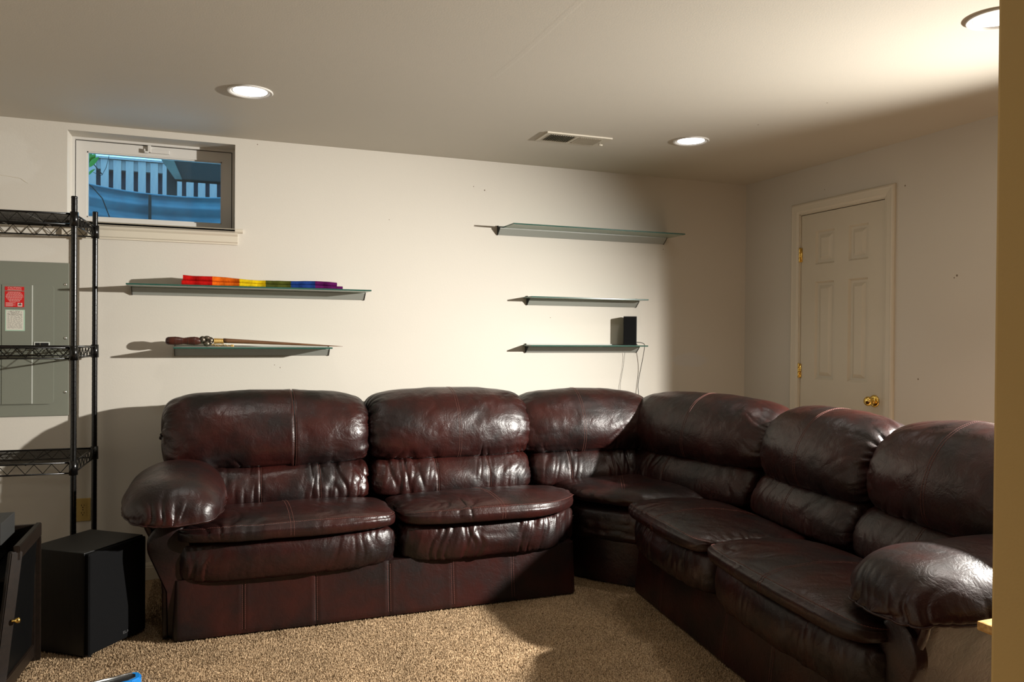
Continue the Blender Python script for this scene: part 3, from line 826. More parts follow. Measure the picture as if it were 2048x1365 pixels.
def gauss(x, w): return np.exp(-(x/w)**2)

def frame_of(O, ang):
    """u = direction of the seat row, v = towards the back"""
    u = np.array([math.cos(ang), math.sin(ang), 0]); v = np.array([-math.sin(ang), math.cos(ang), 0])
    O = np.array([O[0]-1.6, O[1]-3.6, 0.])
    return lambda P: O+P[:, :1]*u+P[:, 1:2]*v+P[:, 2:3]*np.array([0, 0, 1.])

P_BACK = [(.515, .625), (.462, .665), (.448, .73), (.462, .81), (.507, .89), (.575, .950), (.66, .978), (.74, .970), (.80, .92), (.83, .83), (.82, .70), (.72, .625)]
P_LUMB = [(.44, .45), (.418, .49), (.425, .545), (.455, .60), (.50, .645), (.58, .67), (.68, .66), (.72, .56), (.68, .45), (.55, .43)]
P_SEAT = [(-.040, .412), (-.063, .428), (-.066, .456), (-.050, .480), (0, .496), (.10, .507), (.22, .508), (.36, .492), (.46, .466), (.50, .44), (.46, .418), (.30, .408), (.10, .406)]
P_ROLL = [(-.008, .236), (-.036, .262), (-.047, .315), (-.040, .372), (-.012, .408), (.06, .418), (.20, .416), (.25, .37), (.25, .27), (.2, .236), (.08, .226)]

def back_cushion(fr, parent, a0, a1, seed, seam=.5, dz=0, prof=P_BACK, crown=.035):
    q = [(v, z+dz*(z-.62)/.36) for v, z in prof]
    c = Pillow(q, a0, a1, 190, 150, p=9, q=5.6, crown=crown, bow=.030)
    U, Wd, S = c.U, c.Wd, c.S; e = (1-np.abs(S))*c.hw
    us = a0+(a1-a0)*seam
    zr = (c.P[..., 2]-.62)/.36
    front = np.clip((c.c[0]-c.P[..., 1])/.10+.4, 0, 1)
    d = .010*(fbm(U*4, Wd*4, seed)-.5)+.007*(fbm(U*11, Wd*9, seed+5)-.5)
    # gathers running in from both ends
    g = np.exp(-e/.055)
    wob = Wd*34+3*vnoise(U*6, Wd*5, seed+9)
    d -= .011*g*(1-ridge(wob, e*5, seed+1))**2*(.4+.9*vnoise(Wd*7, U*0+seed, seed+2))
    d -= .0055*np.exp(-e/.14)*(1-ridge(wob*.55, e*6, seed+11))**2
    # puckers near the lower edge
    low = gauss(zr-.06, .13)*front
    d -= .008*low*(1-ridge(U*26+2*vnoise(U*5, Wd*9, seed+3), Wd*5, seed+4))**2.2
    # a few soft diagonal drag lines
    d -= .007*front*np.clip(1.2*vnoise(U*3, Wd*3, seed+6)-.4, 0, 1)*(1-ridge(U*11+Wd*15, Wd*2-U*2, seed+7))**2
    d -= .008*gauss(U-us, .0045)-.003*gauss(U-us, .03)
    c.displace(d); o = c.build('back_cushion', fr, parent)
    rows = [r for r in range(c.nv) if c.pr[r, 0] < c.c[0]+.10 and c.pr[r, 1] > .63]
    rows = contiguous(rows, c.nv)
    stitches(c.seam_col(us, rows), fr, o); return o
def contiguous(rows, n):
    rows = sorted(rows)
    for i in range(1, len(rows)):
        if rows[i]-rows[i-1] > 1: return rows[i:]+rows[:i]
    return rows
def lumbar(fr, parent, a0, a1, seed, seams=(.38, .70), strength=1.):
    c = Pillow(P_LUMB, a0, a1, 190, 90, p=9, q=5, crown=.012, bow=.012)
    U, Wd, S = c.U, c.Wd, c.S; e = (1-np.abs(S))*c.hw
    d = .008*(fbm(U*6, Wd*6, seed)-.5)
    msk = np.clip(2.2*vnoise(U*5, Wd*0+.5, seed+1)-.5, .12, 1)*strength
    d -= .012*msk*(1-ridge(U*18+2.4*vnoise(U*6, Wd*6, seed+2), Wd*4.5, seed+3))**2.4
    d -= .005*msk*(1-ridge(U*38+Wd*8, Wd*8, seed+4))**2
    d -= .006*np.exp(-e/.05)*(1-ridge(Wd*34, e*4, seed+5))
    for q in seams:
        us = a0+(a1-a0)*q; d -= .006*gauss(U-us, .0045)
    c.displace(d); o = c.build('lumbar_cushion', fr, parent)
    rows = contiguous([r for r in range(c.nv) if c.pr[r, 0] < c.c[0]], c.nv)
    ln = []
    for q in seams: ln += c.seam_col(a0+(a1-a0)*q, rows, .005)
    stitches(ln, fr, o); return o
def seat(fr, parent, a0, a1, seed, seam=.5, shift=None, dz=0, wear=1., bow=.05):
    c = Pillow([(v, z+dz) for v, z in P_SEAT], a0, a1, 180, 130, p=10, q=6, crown=.022, bow=bow, shift=shift)
    U, Wd, S = c.U, c.Wd, c.S; e = (1-np.abs(S))*c.hw
    v0 = c.pr[:, 0]; z0 = c.pr[:, 1]-dz
    topf = gauss(v0[None]-(-.01), .10)*np.clip((z0[None]-.42)/.03, 0, 1)
    d = .010*(fbm(U*3.5, Wd*3.5, seed)-.5)+.004*(fbm(U*12, Wd*12, seed+8)-.5)
    d -= .0085*wear*topf*np.clip(1.8*vnoise(U*4, Wd*2, seed+1)-.35, .15, 1)*(1-ridge(U*25+4.5*vnoise(U*8, Wd*7, seed+2), Wd*9+U*3, seed+3))**2.2
    d -= .0035*np.clip((z0[None]-.46)/.03, 0, 1)*np.clip(2*vnoise(U*2.5, Wd*2.5, seed+31)-.8, 0, 1)*(1-ridge(U*16-Wd*9, Wd*7+U*4, seed+32))**2.5
    d -= .008*np.exp(-e/.05)*(1-ridge(Wd*30+2*vnoise(U*8, Wd*8, seed+6), e*5, seed+4))
    d -= .003*np.exp(-e/.16)*(1-ridge(Wd*14+U*8, e*4, seed+5))
    us = a0+(a1-a0)*seam
    top = np.clip((z0[None]-.40)/.03, 0, 1)
    d -= (.007*gauss(U-us, .005)-.003*gauss(U-us, .03))*top
    # welt along the front
    r0 = int(np.argmin(np.abs(v0-(-.060))+np.abs(z0-.468)))
    ww = np.abs(c.Wd-c.Wd[0, r0]); d -= .006*gauss(ww, .005)
    c.displace(d); o = c.build('seat_cushion', fr, parent)
    rows = contiguous([r for r in range(c.nv) if z0[r] > .42 and v0[r] < .48], c.nv)
    cols = range(6, c.nu-6)
    stitches(c.seam_col(us, rows, .007)+c.seam_row((r0+(2 if c.pr[(r0+2) % c.nv, 1] > c.pr[r0, 1] else -2)) % c.nv, cols), fr, o)
    return o
def roll_front(fr, parent, a0, a1, seed, shift=None):
    c = Pillow(P_ROLL, a0, a1, 220, 80, p=9, q=5, crown=.0, bow=.045, shift=shift)
    U, Wd, S = c.U, c.Wd, c.S; e = (1-np.abs(S))*c.hw
    d = .006*(fbm(U*5, Wd*5, seed)-.5)
    msk = np.clip(1.9*vnoise(U*3.2, Wd*3, seed+1)-.35, .12, 1)
    d -= .0095*msk*(1-ridge(U*30+2.4*vnoise(U*6, Wd*9, seed+2)+Wd*5, Wd*3.6, seed+3))**2.2
    d -= .004*msk*(1-ridge(U*58+Wd*16, Wd*8, seed+4))**2
    d -= .004*np.exp(-e/.04)*(1-ridge(Wd*34, e*4, seed+5))
    c.displace(d); return c.build('front_roll', fr, parent)
def base_panel(fr, parent, a0, a1, seams, seed, zt=.255, depth=.86, slope=.03):
    """front skirt with sewn panels; a closed box swept along the row"""
    nu = 160; us = np.linspace(a0, a1, nu)
    zz = np.linspace(.012, zt, 26)
    V = []; 
    for u in us:
        row = []
        for z in zz:
            v = slope*z/zt-.012
            v -= .004*(vnoise(np.array(u*5), np.array(z*5), seed)-.5)
            for q in seams: v += .005*math.exp(-((u-q)/.005)**2)-.002*math.exp(-((u-q)/.02)**2)
            if z < .03: v += .010*((.03-z)/.02)**2*.5
            ed = min(u-a0, a1-u)
            if ed < .03: v += .03*(1-math.sqrt(max(0, 1-((.03-ed)/.03)**2)))
            row.append((u, float(v), z))
        row += [(u, depth, zt), (u, depth, .012)]
        V.append(row)
    V = np.array(V); n = V.shape[1]
    i = np.arange(nu-1)[:, None]*n; j = np.arange(n)[None]; j2 = (j+1) % n
    F = np.stack([i+j, i+j2, i+n+j2, i+n+j], 2).reshape(-1, 4)
    me = fast_mesh('base', fr(V.reshape(-1, 3)), F)
    bm = bmesh.new(); bm.from_mesh(me); bmesh.ops.holes_fill(bm, edges=[e for e in bm.edges if e.is_boundary], sides=0)
    bmesh.ops.recalc_face_normals(bm, faces=bm.faces[:])
    for e in bm.edges:
        if len(e.link_faces) == 2 and e.calc_face_angle(0) > .7: e.smooth = False
    bm.to_mesh(me); bm.free()
    o = link('base', me, M['leather_flat'], parent, True)
    ln = []
    for q in seams:
        for k in (-.006, .006): ln.append([(q+k, slope*z/zt-.0135, z) for z in zz[2:-1]])
    stitches([np.array(l) for l in ln], fr, o)
    return o
def arm(fr, parent, u0, sgn, seed, v0=-.13, v1=.60, pz=.0):
    """sgn = -1: arm at the low end of the row, +1 at the high end; u0 = inner line"""
    # fat pad
    prof = [(0, .525), (-.16, .528), (-.203, .545), (-.205, .585), (-.165, .640), (-.08, .682), (.03, .692), (.13, .668), (.19, .615), (.205, .565), (.195, .535), (.12, .522)]
    prof = [(u0+sgn*(-.0)+(-sgn)*-1*a*1.0 if False else u0+a*(-sgn)*-1, z+pz) for a, z in prof] if False else [(u0+(a if sgn < 0 else -a), z+pz) for a, z in prof]
    c = Pillow(prof, v0, v1, 150, 120, p=4.2, q=2.9)
    # the pad's axis is v: columns run along v, profile lies in (u, z)
    A, Q, Z = c.P[..., 0].copy(), c.P[..., 1].copy(), c.P[..., 2].copy()
    s = (A-v0)/(v1-v0)
    Z = Z-.030*np.clip(1-s/.45, 0, 1)**2+.012*np.clip((s-.5)/.5, 0, 1)
    kk = (1-c.K)[:, None]*(s < .5)
    Z = Z-kk*np.clip((c.c[1]-(.546+pz)), 0, 1)
    c.P = np.stack([Q, A, Z], 2)
    Wd = c.Wd; e = s*(v1-v0); e2 = (1-s)*(v1-v0)
    d = .010*(fbm(A*5, Wd*4, seed)-.5)
    zl = (c.pr[:, 1]-.53-pz)[None]
    # pleats rising from the front hem
    f = np.exp(-e/.13)*np.clip(1.25-(Z-.535-pz)/.12, 0, 1)
    pole = np.clip(c.K/.30, 0, 1)[:, None]
    d -= .013*pole*f*(1-ridge(c.P[..., 0]*24+2*vnoise(A*7, Wd*6, seed+1), A*3+Wd, seed+2))**2.2
    d -= .006*pole*np.exp(-e2/.05)*(1-ridge(Wd*26, e*4, seed+3))
    # side hem gathers
    hem = gauss(zl-.02, .05)
    d -= .009*pole*hem*(1-ridge(A*22, Wd*6, seed+4))**2.2
    c.displace(d); o = c.build('arm_pad', fr, parent)
    # welt round the bottom edge
    hemline = []
    n = c.normals(); nn = c.nv
    rl = int(np.argmin(np.abs(c.pr[:, 1]-.545-pz)+(0 if True else 0)+2*np.clip(c.pr[:, 0]*0, 0, 1)))
    side_a = int(np.argmin(np.abs(c.pr[:, 1]-(.545+pz))+np.abs(c.pr[:, 0]-c.pr[:, 0].min())))
    side_b = int(np.argmin(np.abs(c.pr[:, 1]-(.545+pz))+np.abs(c.pr[:, 0]-c.pr[:, 0].max())))
    la = [c.P[i, side_a]+n[i, side_a]*.001 for i in range(1, c.nu-8)]; lb = [c.P[i, side_b]+n[i, side_b]*.001 for i in range(1, c.nu-8)]
    line = np.array(la[::-1]+lb)
    MB().tube([Vector(p) for p in fr(line)], .0035, 6).build('piping', M['leather'], o, True)
    # body under the pad: flared outer face
    outer = [(.030, .012), (.033, .12), (.036, .24), (.052, .34), (.080, .43), (.105, .49), (.112, .54)]
    pts = [(u0+sgn*a, z) for a, z in outer]+[(u0-sgn*.10, .54), (u0-sgn*.06, .46), (u0-sgn*.045, .012)]
    nv_ = 34; vs_ = np.linspace(.05, .86, nv_)
    k = len(pts); V = []
    for v in vs_:
        rr = 1-.25*max(0, 1-(v-.05)/.03)**2
        for (u, z) in pts:
            uc = u0-sgn*.0
            V.append((uc+(u-uc)*(.86+.14*min(1, (v-.05)/.025)), v, z))
    b = MB(); fs = [(i*k+j, i*k+(j+1) % k, (i+1)*k+(j+1) % k, (i+1)*k+j) for i in range(nv_-1) for j in range(k)]
    fs += [tuple(range(k)), tuple((nv_-1)*k+j for j in range(k))]
    b.add([tuple(p) for p in fr(np.array(V))], fs)
    body = b.build('arm_body', M['leather_flat'], parent); auto_smooth(body, 50)
    # rounded front facing with a raised edge
    fo = [(u0+sgn*a, z) for a, z in outer[::1]]
    line = smooth_path([(u, .048, z) for u, z in fo], 4)
    MB().tube([Vector(p) for p in fr(np.array([tuple(q) for q in line]))], .013, 8).build('front_welt', M['leather'], body, True)
    cz, r = .405, .085; ring = []
    face = [(u0+sgn*(.02+r*math.cos(a)), cz+r*1.1*math.sin(a)) for a in np.linspace(-.5, PI+.5, 22)]
    face += [(u0-sgn*.035, .2), (u0-sgn*.03, .02), (u0+sgn*.022, .02), (u0+sgn*.028, .2)]
    b = MB(); vs = []
    for v, k_ in ((.060, 1.0), (.032, .98), (.024, .90)):
        cu, cz2 = u0, .33
        vs += [(cu+(u-cu)*k_, v, cz2+(z-cz2)*k_) for u, z in face]
    m_ = len(face); fs = [(l*m_+j, l*m_+(j+1) % m_, (l+1)*m_+(j+1) % m_, (l+1)*m_+j) for l in range(2) for j in range(m_)]+[tuple(2*m_+j for j in range(m_))]
    b.add([tuple(p) for p in fr(np.array(vs))], fs); auto_smooth(b.build('front_panel', M['leather_flat'], body), 50)
    return o
def back_shell(fr, parent, a0, a1):
    pts = [(.70, .05), (.66, .60), (.70, .86), (.76, .90), (.84, .88), (.87, .60), (.87, .05)]
    k = len(pts); b = MB(); V = [(u, v, z) for u in (a0, a1) for v, z in pts]
    b.add([tuple(p) for p in fr(np.array(V))], [tuple(range(k)), tuple(range(k, 2*k))]+[(j, (j+1) % k, k+(j+1) % k, k+j) for j in range(k)])
    return auto_smooth(b.build('back_frame', M['leather'], parent), 50)

# ---- left section (two seats, arm at its left end)
FL = frame_of((-.16, 3.478), 0)
sl = sr = sc = empty('sectional_sofa', (1.6, 3.6, 0), label='dark burgundy leather sectional sofa wrapping round the corner of the room', cat='sofa')
SOFA0 = np.array([1.6, 3.6, 0])
base_panel(FL, sl, -.005, 1.84, (.275, .575, .90, 1.20, 1.50), 3)
back_shell(FL, sl, -.02, 1.80)
def taper_right(lim, amt):
    def f(s, P):
        k = np.clip((P[..., 0]-lim)/.25, 0, 1.3)
        P = P.copy(); P[..., 1] += amt*k**2*np.clip((.25-P[..., 1])/.3, 0, 1); return P
    return f
roll_front(FL, sl, -.005, .946, 11); roll_front(FL, sl, .952, 1.90, 12, taper_right(1.62, .13))
seat(FL, sl, -.010, .947, 21); seat(FL, sl, .951, 1.91, 22, shift=taper_right(1.62, .13))
lumbar(FL, sl, .03, .905, 31); lumbar(FL, sl, .905, 1.80, 32)
back_cushion(FL, sl, -.085, .915, 41, .61, dz=.020, crown=.03); back_cushion(FL, sl, .895, 1.815, 42, .52, dz=.018, crown=.03)
arm(FL, sl, 0.0, -1, 51)

# ---- right section (two seats, arm at the near end)
ang = math.atan2(-.9925, -.122)
FR = frame_of((1.978, 3.45), ang)
FR2 = frame_of((1.978-.035*.9925, 3.45+.035*.122), ang)
base_panel(FR, sr, .03, 1.83, (.35, .93, 1.25, 1.55), 5)
back_shell(FR, sr, .30, 1.86)
roll_front(FR2, sr, .06, .852, 13); roll_front(FR2, sr, .856, 1.80, 14)
seat(FR2, sr, .05, .850, 23, dz=-.004, bow=.025); seat(FR2, sr, .852, 1.80, 24, bow=.025)
lumbar(FR, sr, .33, 1.06, 33, (.45,), .5); lumbar(FR, sr, 1.06, 1.85, 34, (.45,), .5)
back_cushion(FR, sr, .33, 1.08, 43, .50); back_cushion(FR, sr, 1.07, 1.90, 44, .45, dz=.018)
arm(FR, sr, 1.80, 1, 52, v0=-.04)

# ---- corner wedge
a3, b3 = np.array([1.615, 3.955]), np.array([2.255, 3.880])
a4, b4 = np.array([2.245, 3.870]), np.array([2.415, 3.070])
def line_frame(a, b):
    d = b-a; an = math.atan2(d[1], d[0]); v = np.array([-math.sin(an), math.cos(an)])
    O = a-v*.455
    return frame_of(O, an), float(np.linalg.norm(d))
F3, L3 = line_frame(a3, b3); F4, L4 = line_frame(a4, b4)
lumbar(F3, sc, .02, L3+.10, 35, (.30, .66), 1.1); lumbar(F4, sc, -.10, L4-.01, 36, (.36,), .5)
back_cushion(F3, sc, -.05, L3+.16, 45, .44); back_cushion(F4, sc, -.17, L4+.05, 46, .50)
back_shell(F3, sc, .05, L3+.40); back_shell(F4, sc, -.30, L4-.02)
MB().prism([(2.20-1.6, 4.02-3.6), (2.42-1.6, 3.84-3.6), (2.50-1.6, 3.86-3.6), (2.50-1.6, 4.12-3.6), (2.15-1.6, 4.12-3.6)], .30, .80).build('corner_filler', M['leather_flat'], sc)
plan = [(1.775, 4.08), (1.770, 3.74), (1.83, 3.62), (1.96, 3.47), (2.06, 3.385), (2.25, 3.35), (2.48, 3.33), (2.50, 3.6), (2.44, 3.98), (2.25, 4.09), (2.0, 4.10)]
cen = np.array([2.1, 3.75])
def plan_pad(name, k, z0, z1, seed, p=2.6, q=3.2, wr=1.):
    pl = [tuple(cen+(np.array(a)-cen)*k) for a in plan]
    c = Pillow(pl, z0, z1, 70, 220, p=p, q=q)
    P = c.P; c.P = np.stack([P[..., 1], P[..., 2], P[..., 0]], 2)
    X, Y = c.P[..., 0], c.P[..., 1]
    S = c.S
    d = .012*(fbm(X*4, Y*4, seed)-.5)
    d -= .006*wr*np.clip((.85-S)/.5, 0, 1)*(S > -.4)*(1-ridge(c.Wd*24+2*vnoise(X*6, Y*6, seed+1), S*2.5, seed+2))
    d -= .006*gauss((X-2.085)*.707+(Y-3.70)*.707*0+(Y-3.7)*-.0-(0), .005)*(S > .2)*0
    c.displace(d); c.plan = pl
    return c
c = plan_pad('seat', 1.0, .392, .505, 61); o = c.build('seat_cushion', lambda P: P-SOFA0, sc)
n = c.normals()
# diagonal seam over the corner seat
def seat_top(x, y):
    Q = c.P[c.nu//2:].reshape(-1, 3); i = np.argsort((Q[:, 0]-x)**2+(Q[:, 1]-y)**2)[:4]; return Q[i, 2].mean()
lines = []
for off in (-.006, .006):
    lines.append([(1.955+.26*s+off, 3.50+.52*s-off*.5, seat_top(1.955+.26*s+off, 3.50+.52*s)+.001) for s in np.linspace(0, 1, 30)])
stitches([np.array(l) for l in lines], lambda P: P-SOFA0, o)
c = plan_pad('roll', .97, .20, .40, 62, 4, 6); c.build('front_roll', lambda P: P-SOFA0, sc)
b = MB(); b.prism([tuple(cen+(np.array(a)-cen)*.93-SOFA0[:2]) for a in plan], .012, .25); auto_smooth(b.build('base', M['leather_flat'], sc), 40)

# ================================================================== BLACK WIRE RACK
rk = empty('wire_rack', (-.580, 4.147, 0), label='black wire shelving rack standing in front of the breaker panel', cat='shelf rack')
rv = np.array([.023, .46, 0]); rl = np.linalg.norm(rv); rv = rv/rl; ru = np.array([rv[1], -rv[0], 0])
RO = np.array([-.583, 4.15, 0])
def rp(u, v, z): return tuple(ru*u+rv*v+np.array([0, 0, z]))       # local to the empty
RW, RD = .75, rl/2
posts = [(0, -RD), (0, RD), (-RW, -RD), (-RW, RD)]
def post_mesh():
    prof = [(.0127, 0.0)]; z = .03
    while z < 1.86:
        prof += [(.0127, z-.0016), (.0117, z-.0008), (.0117, z+.0008), (.0127, z+.0016)]; z += .0254
    prof += [(.0127, 1.860), (.0132, 1.861), (.0132, 1.866), (.012, 1.870)]
    b = MB(); b.lathe([(r, h+.02) for r, h in prof], 14); b.lathe([(.006, 0), (.017, .001), (.018, .010), (.010, .018), (.010, .024)], 12); return b.mesh('post')
pm = post_mesh(); pm.materials.append(M['black_metal'])
for u, v in posts:
    o = link('post', pm, None, rk); o.location = rp(u, v, 0); auto_smooth(o, 40) if u == 0 and v < 0 else None
wire_mesh = MB().tube([(-RW+.01, 0, 0), (-.01, 0, 0)], .0017, 5).mesh('wire'); wire_mesh.materials.append(M['black_metal'])
cross_mesh = MB().tube([(0, -RD+.005, 0), (0, RD-.005, 0)], .0026, 6).mesh('cross_wire'); cross_mesh.materials.append(M['black_metal'])
ra = math.atan2(ru[1], ru[0])
def rack_shelf(zt):
    sh = bpy.data.objects.new('shelf', None); COL.objects.link(sh); sh.parent = rk; sh.empty_display_size = .05
    sh.rotation_euler = (0, 0, ra); sh.location = (0, 0, zt)
    hh = .047
    for (p, q) in (((-RW, -RD), (0, -RD)), ((-RW, RD), (0, RD)), ((0, -RD), (0, RD)), ((-RW, -RD), (-RW, RD))):
        b = MB(); P, Q = Vector((*p, 0)), Vector((*q, 0)); L = (Q-P).length; dr = (Q-P)/L
        b.tube([P+dr*.012, Q-dr*.012], .0042, 8); dn = Vector((0, 0, -hh)); b.tube([P+dr*.012+dn, Q-dr*.012+dn], .0036, 8)
        n = max(4, round(L/.066)); zz = [P+dr*(L*(i+.5)/(2*n))+Vector((0, 0, -.003 if i % 2 else -hh+.003)) for i in range(2*n)]
        b.tube(zz, .0023, 5)
        b.build('edge_truss', M['black_metal'], sh, True)
    nw = 17
    for i in range(1, nw):
        o = link('wire', wire_mesh, None, sh); o.location = (0, -RD+2*RD*i/nw, -.001)
    for x in (-RW*.25, -RW*.5, -RW*.75):
        o = link('cross_wire', cross_mesh, None, sh); o.location = (x, 0, -.0055)
    for (u, v) in posts:
        b = MB(); b.lathe([(.0135, -.056), (.0185, -.055), (.0175, .008), (.0135, .009)], 14, (0, 0, 0)); o = b.build('collar', M['black_metal'], sh, True); o.location = (u, v, 0)
for z in (1.812, 1.216, .705, .16): rack_shelf(z)

# ================================================================== BREAKER PANEL
bp_ = empty('breaker_panel', (-.87, D, 1.25), label='grey green electrical breaker panel on the wall behind the wire rack', cat='breaker panel')
px0, px1, pz0, pz1 = -1.05+.87, -.691+.87, .867-1.25, 1.633-1.25
MB().rbox(px0, px1, -.008, -.0005, pz0, pz1, .003).build('cover', M['panel_grey'], bp_)
def rrect(x0, x1, z0, z1, r, n=5):
    out = []
    for cx, cz, a0 in ((x1-r, z1-r, 0), (x0+r, z1-r, PI/2), (x0+r, z0+r, PI), (x1-r, z0+r, 1.5*PI)):
        out += [(cx+r*math.cos(a0+PI/2*i/n), cz+r*math.sin(a0+PI/2*i/n)) for i in range(n+1)]
    return out
fx0, fx1, fz0, fz1 = -1.03+.87, -.757+.87, .927-1.25, 1.519-1.25
b = MB(); b.prism(rrect(fx0, fx1, fz0, fz1, .018), -.0150, -.008, 'y'); b.build('door_frame', M['panel_grey'], bp_)
MB().rbox(-.1085, .0185, -.0190, -.0150, fz0+.003, fz1-.002, .001).build('door_leaf', M['panel_grey'], bp_)
MB().rbox(fx0+.004, -.1115, -.0190, -.0150, fz0+.003, fz1-.002, .001).build('door_leaf', M['panel_grey'], bp_)
b = MB(); b.box(.0188, .0222, -.0195, -.0112, fz0+.004, fz1-.003); b.build('edge_highlight', M['painted_highlight'], bp_)  # thin strip painted as the highlight along the door edge
for z in (1.525, 1.256, .985):
    b = MB(); b.lathe([(.0, -.0035), (.003, -.0032), (.006, -.002), (.0065, 0)], 14, (.163, -.008, z-1.25), 'y', cap=False); b.box(.158, .168, -.0117, -.0113, z-1.2505, z-1.2495)
    b.build('screw', M['chrome'], bp_, True)
lt = MB(); lt.rbox(.028, .096, -.0185, -.0150, -.050, -.014, .0015); lt = lt.build('latch', M['painted_highlight'], bp_)
MB().rbox(.058, .092, -.022, -.0186, -.047, -.018, .001).build('latch_grip', M['black_plastic'], lt)
MB().rbox(.034, .053, -.0195, -.0186, -.046, -.018, .0005).build('latch_lock', M['black_plastic'], lt)
def text(body, size, loc, mt, parent, name='lettering', align='CENTER', rot=(PI/2, 0, 0), sx=1):
    cu = bpy.data.curves.new('text', 'FONT'); cu.body = body; cu.size = size; cu.align_x = align; cu.align_y = 'CENTER'; cu.extrude = .00015
    tmp = bpy.data.objects.new('tmp', cu); COL.objects.link(tmp)
    dg = bpy.context.evaluated_depsgraph_get(); me = bpy.data.meshes.new_from_object(tmp.evaluated_get(dg))
    bpy.data.objects.remove(tmp); bpy.data.curves.remove(cu)
    me.materials.clear(); o = link(name, me, mt, parent); o.location = loc; o.rotation_euler = rot; o.scale = (sx, 1, 1); return o
# red warning label
lx0, lx1 = -.9655+.87, -.8835+.87
lab = MB(); lab.box(lx0, lx1, -0.0196, -0.0191, 1.488-1.25, 1.507-1.25); lab.box(lx0, lx1, -0.0196, -0.0191, 1.407-1.25, 1.4845-1.25)
lab = lab.build('warning_label', M['red_label'], bp_)
lcx = (lx0+lx1)/2
text('CAUTION', .0115, (lcx, -0.0198, 1.500-1.25), M['label_ink'], lab, sx=1.1)
b = MB(); b.box(lcx-.030, lcx+.030, -0.0199, -0.0197, 1.4905-1.25, 1.4925-1.25)
rr_ = random.Random(3)
for i in range(9):
    z = 1.4795-1.25-i*.0056; w = (.026, .030, .034, .036, .037, .034, .030, .025, .022)[i]; x = -w
    while x < w:
        q = rr_.uniform(.004, .010); b.box(lcx+x, lcx+min(w, x+q), -0.0199, -0.0197, z-.0011, z+.0011); x += q+.0018
for i in range(4):
    z = 1.4275-1.25-i*.0050; b.box(lx0+.004, lx0+.046-(i % 2)*.012, -0.0199, -0.0197, z-.0010, z+.0010)
b.box(lx1-.028, lx1-.008, -0.0199, -0.0197, 1.410-1.25, 1.428-1.25)
b.build('print_lines', M['label_ink'], lab)
b = MB(); b.box(lx1-.024, lx1-.012, -0.0201, -0.0199, 1.416-1.25, 1.422-1.25); b.box(lx1-.020, lx1-.014, -0.0201, -0.0199, 1.4235-1.25, 1.4275-1.25); b.build('pictogram', M['ink'], lab)
# paper schedule label with mint border
lab = MB().box(lx0+.002, lx1+.003, -0.0195, -0.0191, 1.290-1.25, 1.394-1.25).build('schedule_label', M['mint'], bp_)
MB().box(lx0+.006, lx1-.003, -0.0197, -0.0195, 1.295-1.25, 1.391-1.25).build('paper', M['paper'], lab)
b = MB()
for i, (z, w0, w1, th) in enumerate([(1.387, .2, .8, .0008), (1.3825, .08, .92, .001), (1.378, .3, .7, .0009)]+[(1.366-i*.0048, .06, .94, .0006) for i in range(14)]):
    x0_, x1_ = lx0+.007, lx1-.004; xa = x0_+(x1_-x0_)*w0; xe = x0_+(x1_-x0_)*w1
    while xa < xe:
        q = rr_.uniform(.004, .014); b.box(xa, min(xe, xa+q), -0.0199, -0.0197, z-1.25-th, z-1.25+th); xa += q+rr_.uniform(.001, .006)
b.build('print_lines', M['ink'], lab)
text('May Expand A Panel', .0074, (lcx+.001, -0.0199, 1.3725-1.25), M['ink'], lab)

# outlet
ot = empty('wall_outlet', (-.627, D, .386), label='almond duplex wall outlet between the rack posts', cat='outlet')
MB().rbox(-.035, .035, -.006, 0, -.0585, .0585, .003).build('cover_plate', M['almond'], ot)
for z in (.019, -.019):
    b = MB(); b.prism([(.0165*math.cos(a)*1.0, z+max(-.0125, min(.0125, .0165*math.sin(a)))) for a in np.linspace(0, 2*PI, 28, endpoint=False)], -.0075, -.0055, 'y'); r_ = b.build('receptacle', M['almond'], ot)
    b = MB(); b.box(-.0075, -.0050, -.0079, -.0074, z+.000, z+.0085); b.box(.0050, .0072, -.0079, -.0074, z+.001, z+.0080); b.lathe([(.0028, -.0079), (.0028, -.0074)], 10, (0, 0, z-.006), 'y'); b.build('slot', M['dark_gap'], r_)
b = MB(); b.lathe([(.001, -.0072), (.003, -.0068), (.0032, -.006)], 10, (0, 0, 0), 'y', cap=False); b.build('screw', M['chrome'], ot)

# ================================================================== SUBWOOFER
P_R, P_F, P_L = np.array([-.272, 3.656]), np.array([-.462, 3.414]), np.array([-.690, 3.588])
e1 = (P_R-P_F); W_ = np.linalg.norm(e1); an = math.atan2(e1[1], e1[0]); Dp = .305
sw_ = empty('subwoofer', (float(P_F[0]), float(P_F[1]), 0), rz=an, label='black subwoofer box on the carpet beside the sofa arm', cat='subwoofer')
for x, y in ((.03, .03), (W_-.03, .03), (.03, Dp-.03), (W_-.03, Dp-.03)):
    MB().lathe([(.014, .001), (.018, .014)], 12, (x, y, 0)).build('foot', M['black_plastic'], sw_)
MB().rbox(0, W_,   .022, Dp, .012, .419, .003).build('cabinet', M['black_vinyl'], sw_)
b = MB(); pr = rrect(.004, W_-.004, .016, .415, .006)
n_ = len(pr); vs = []
for y, k in ((.022, 0), (.006, 0), (.001, .005), (0, .012)):
    cx_, cz_ = W_/2, .2135
    vs += [(x-math.copysign(min(k, abs(x-cx_)), x-cx_), y, z-math.copysign(min(k, abs(z-cz_)), z-cz_)) for x, z in pr]
b.add(vs, [(l*n_+j, l*n_+(j+1) % n_, (l+1)*n_+(j+1) % n_, (l+1)*n_+j) for l in range(3) for j in range(n_)]+[tuple(3*n_+j for j in range(n_))])
g_ = b.build('grille', M['grille_cloth'], sw_)
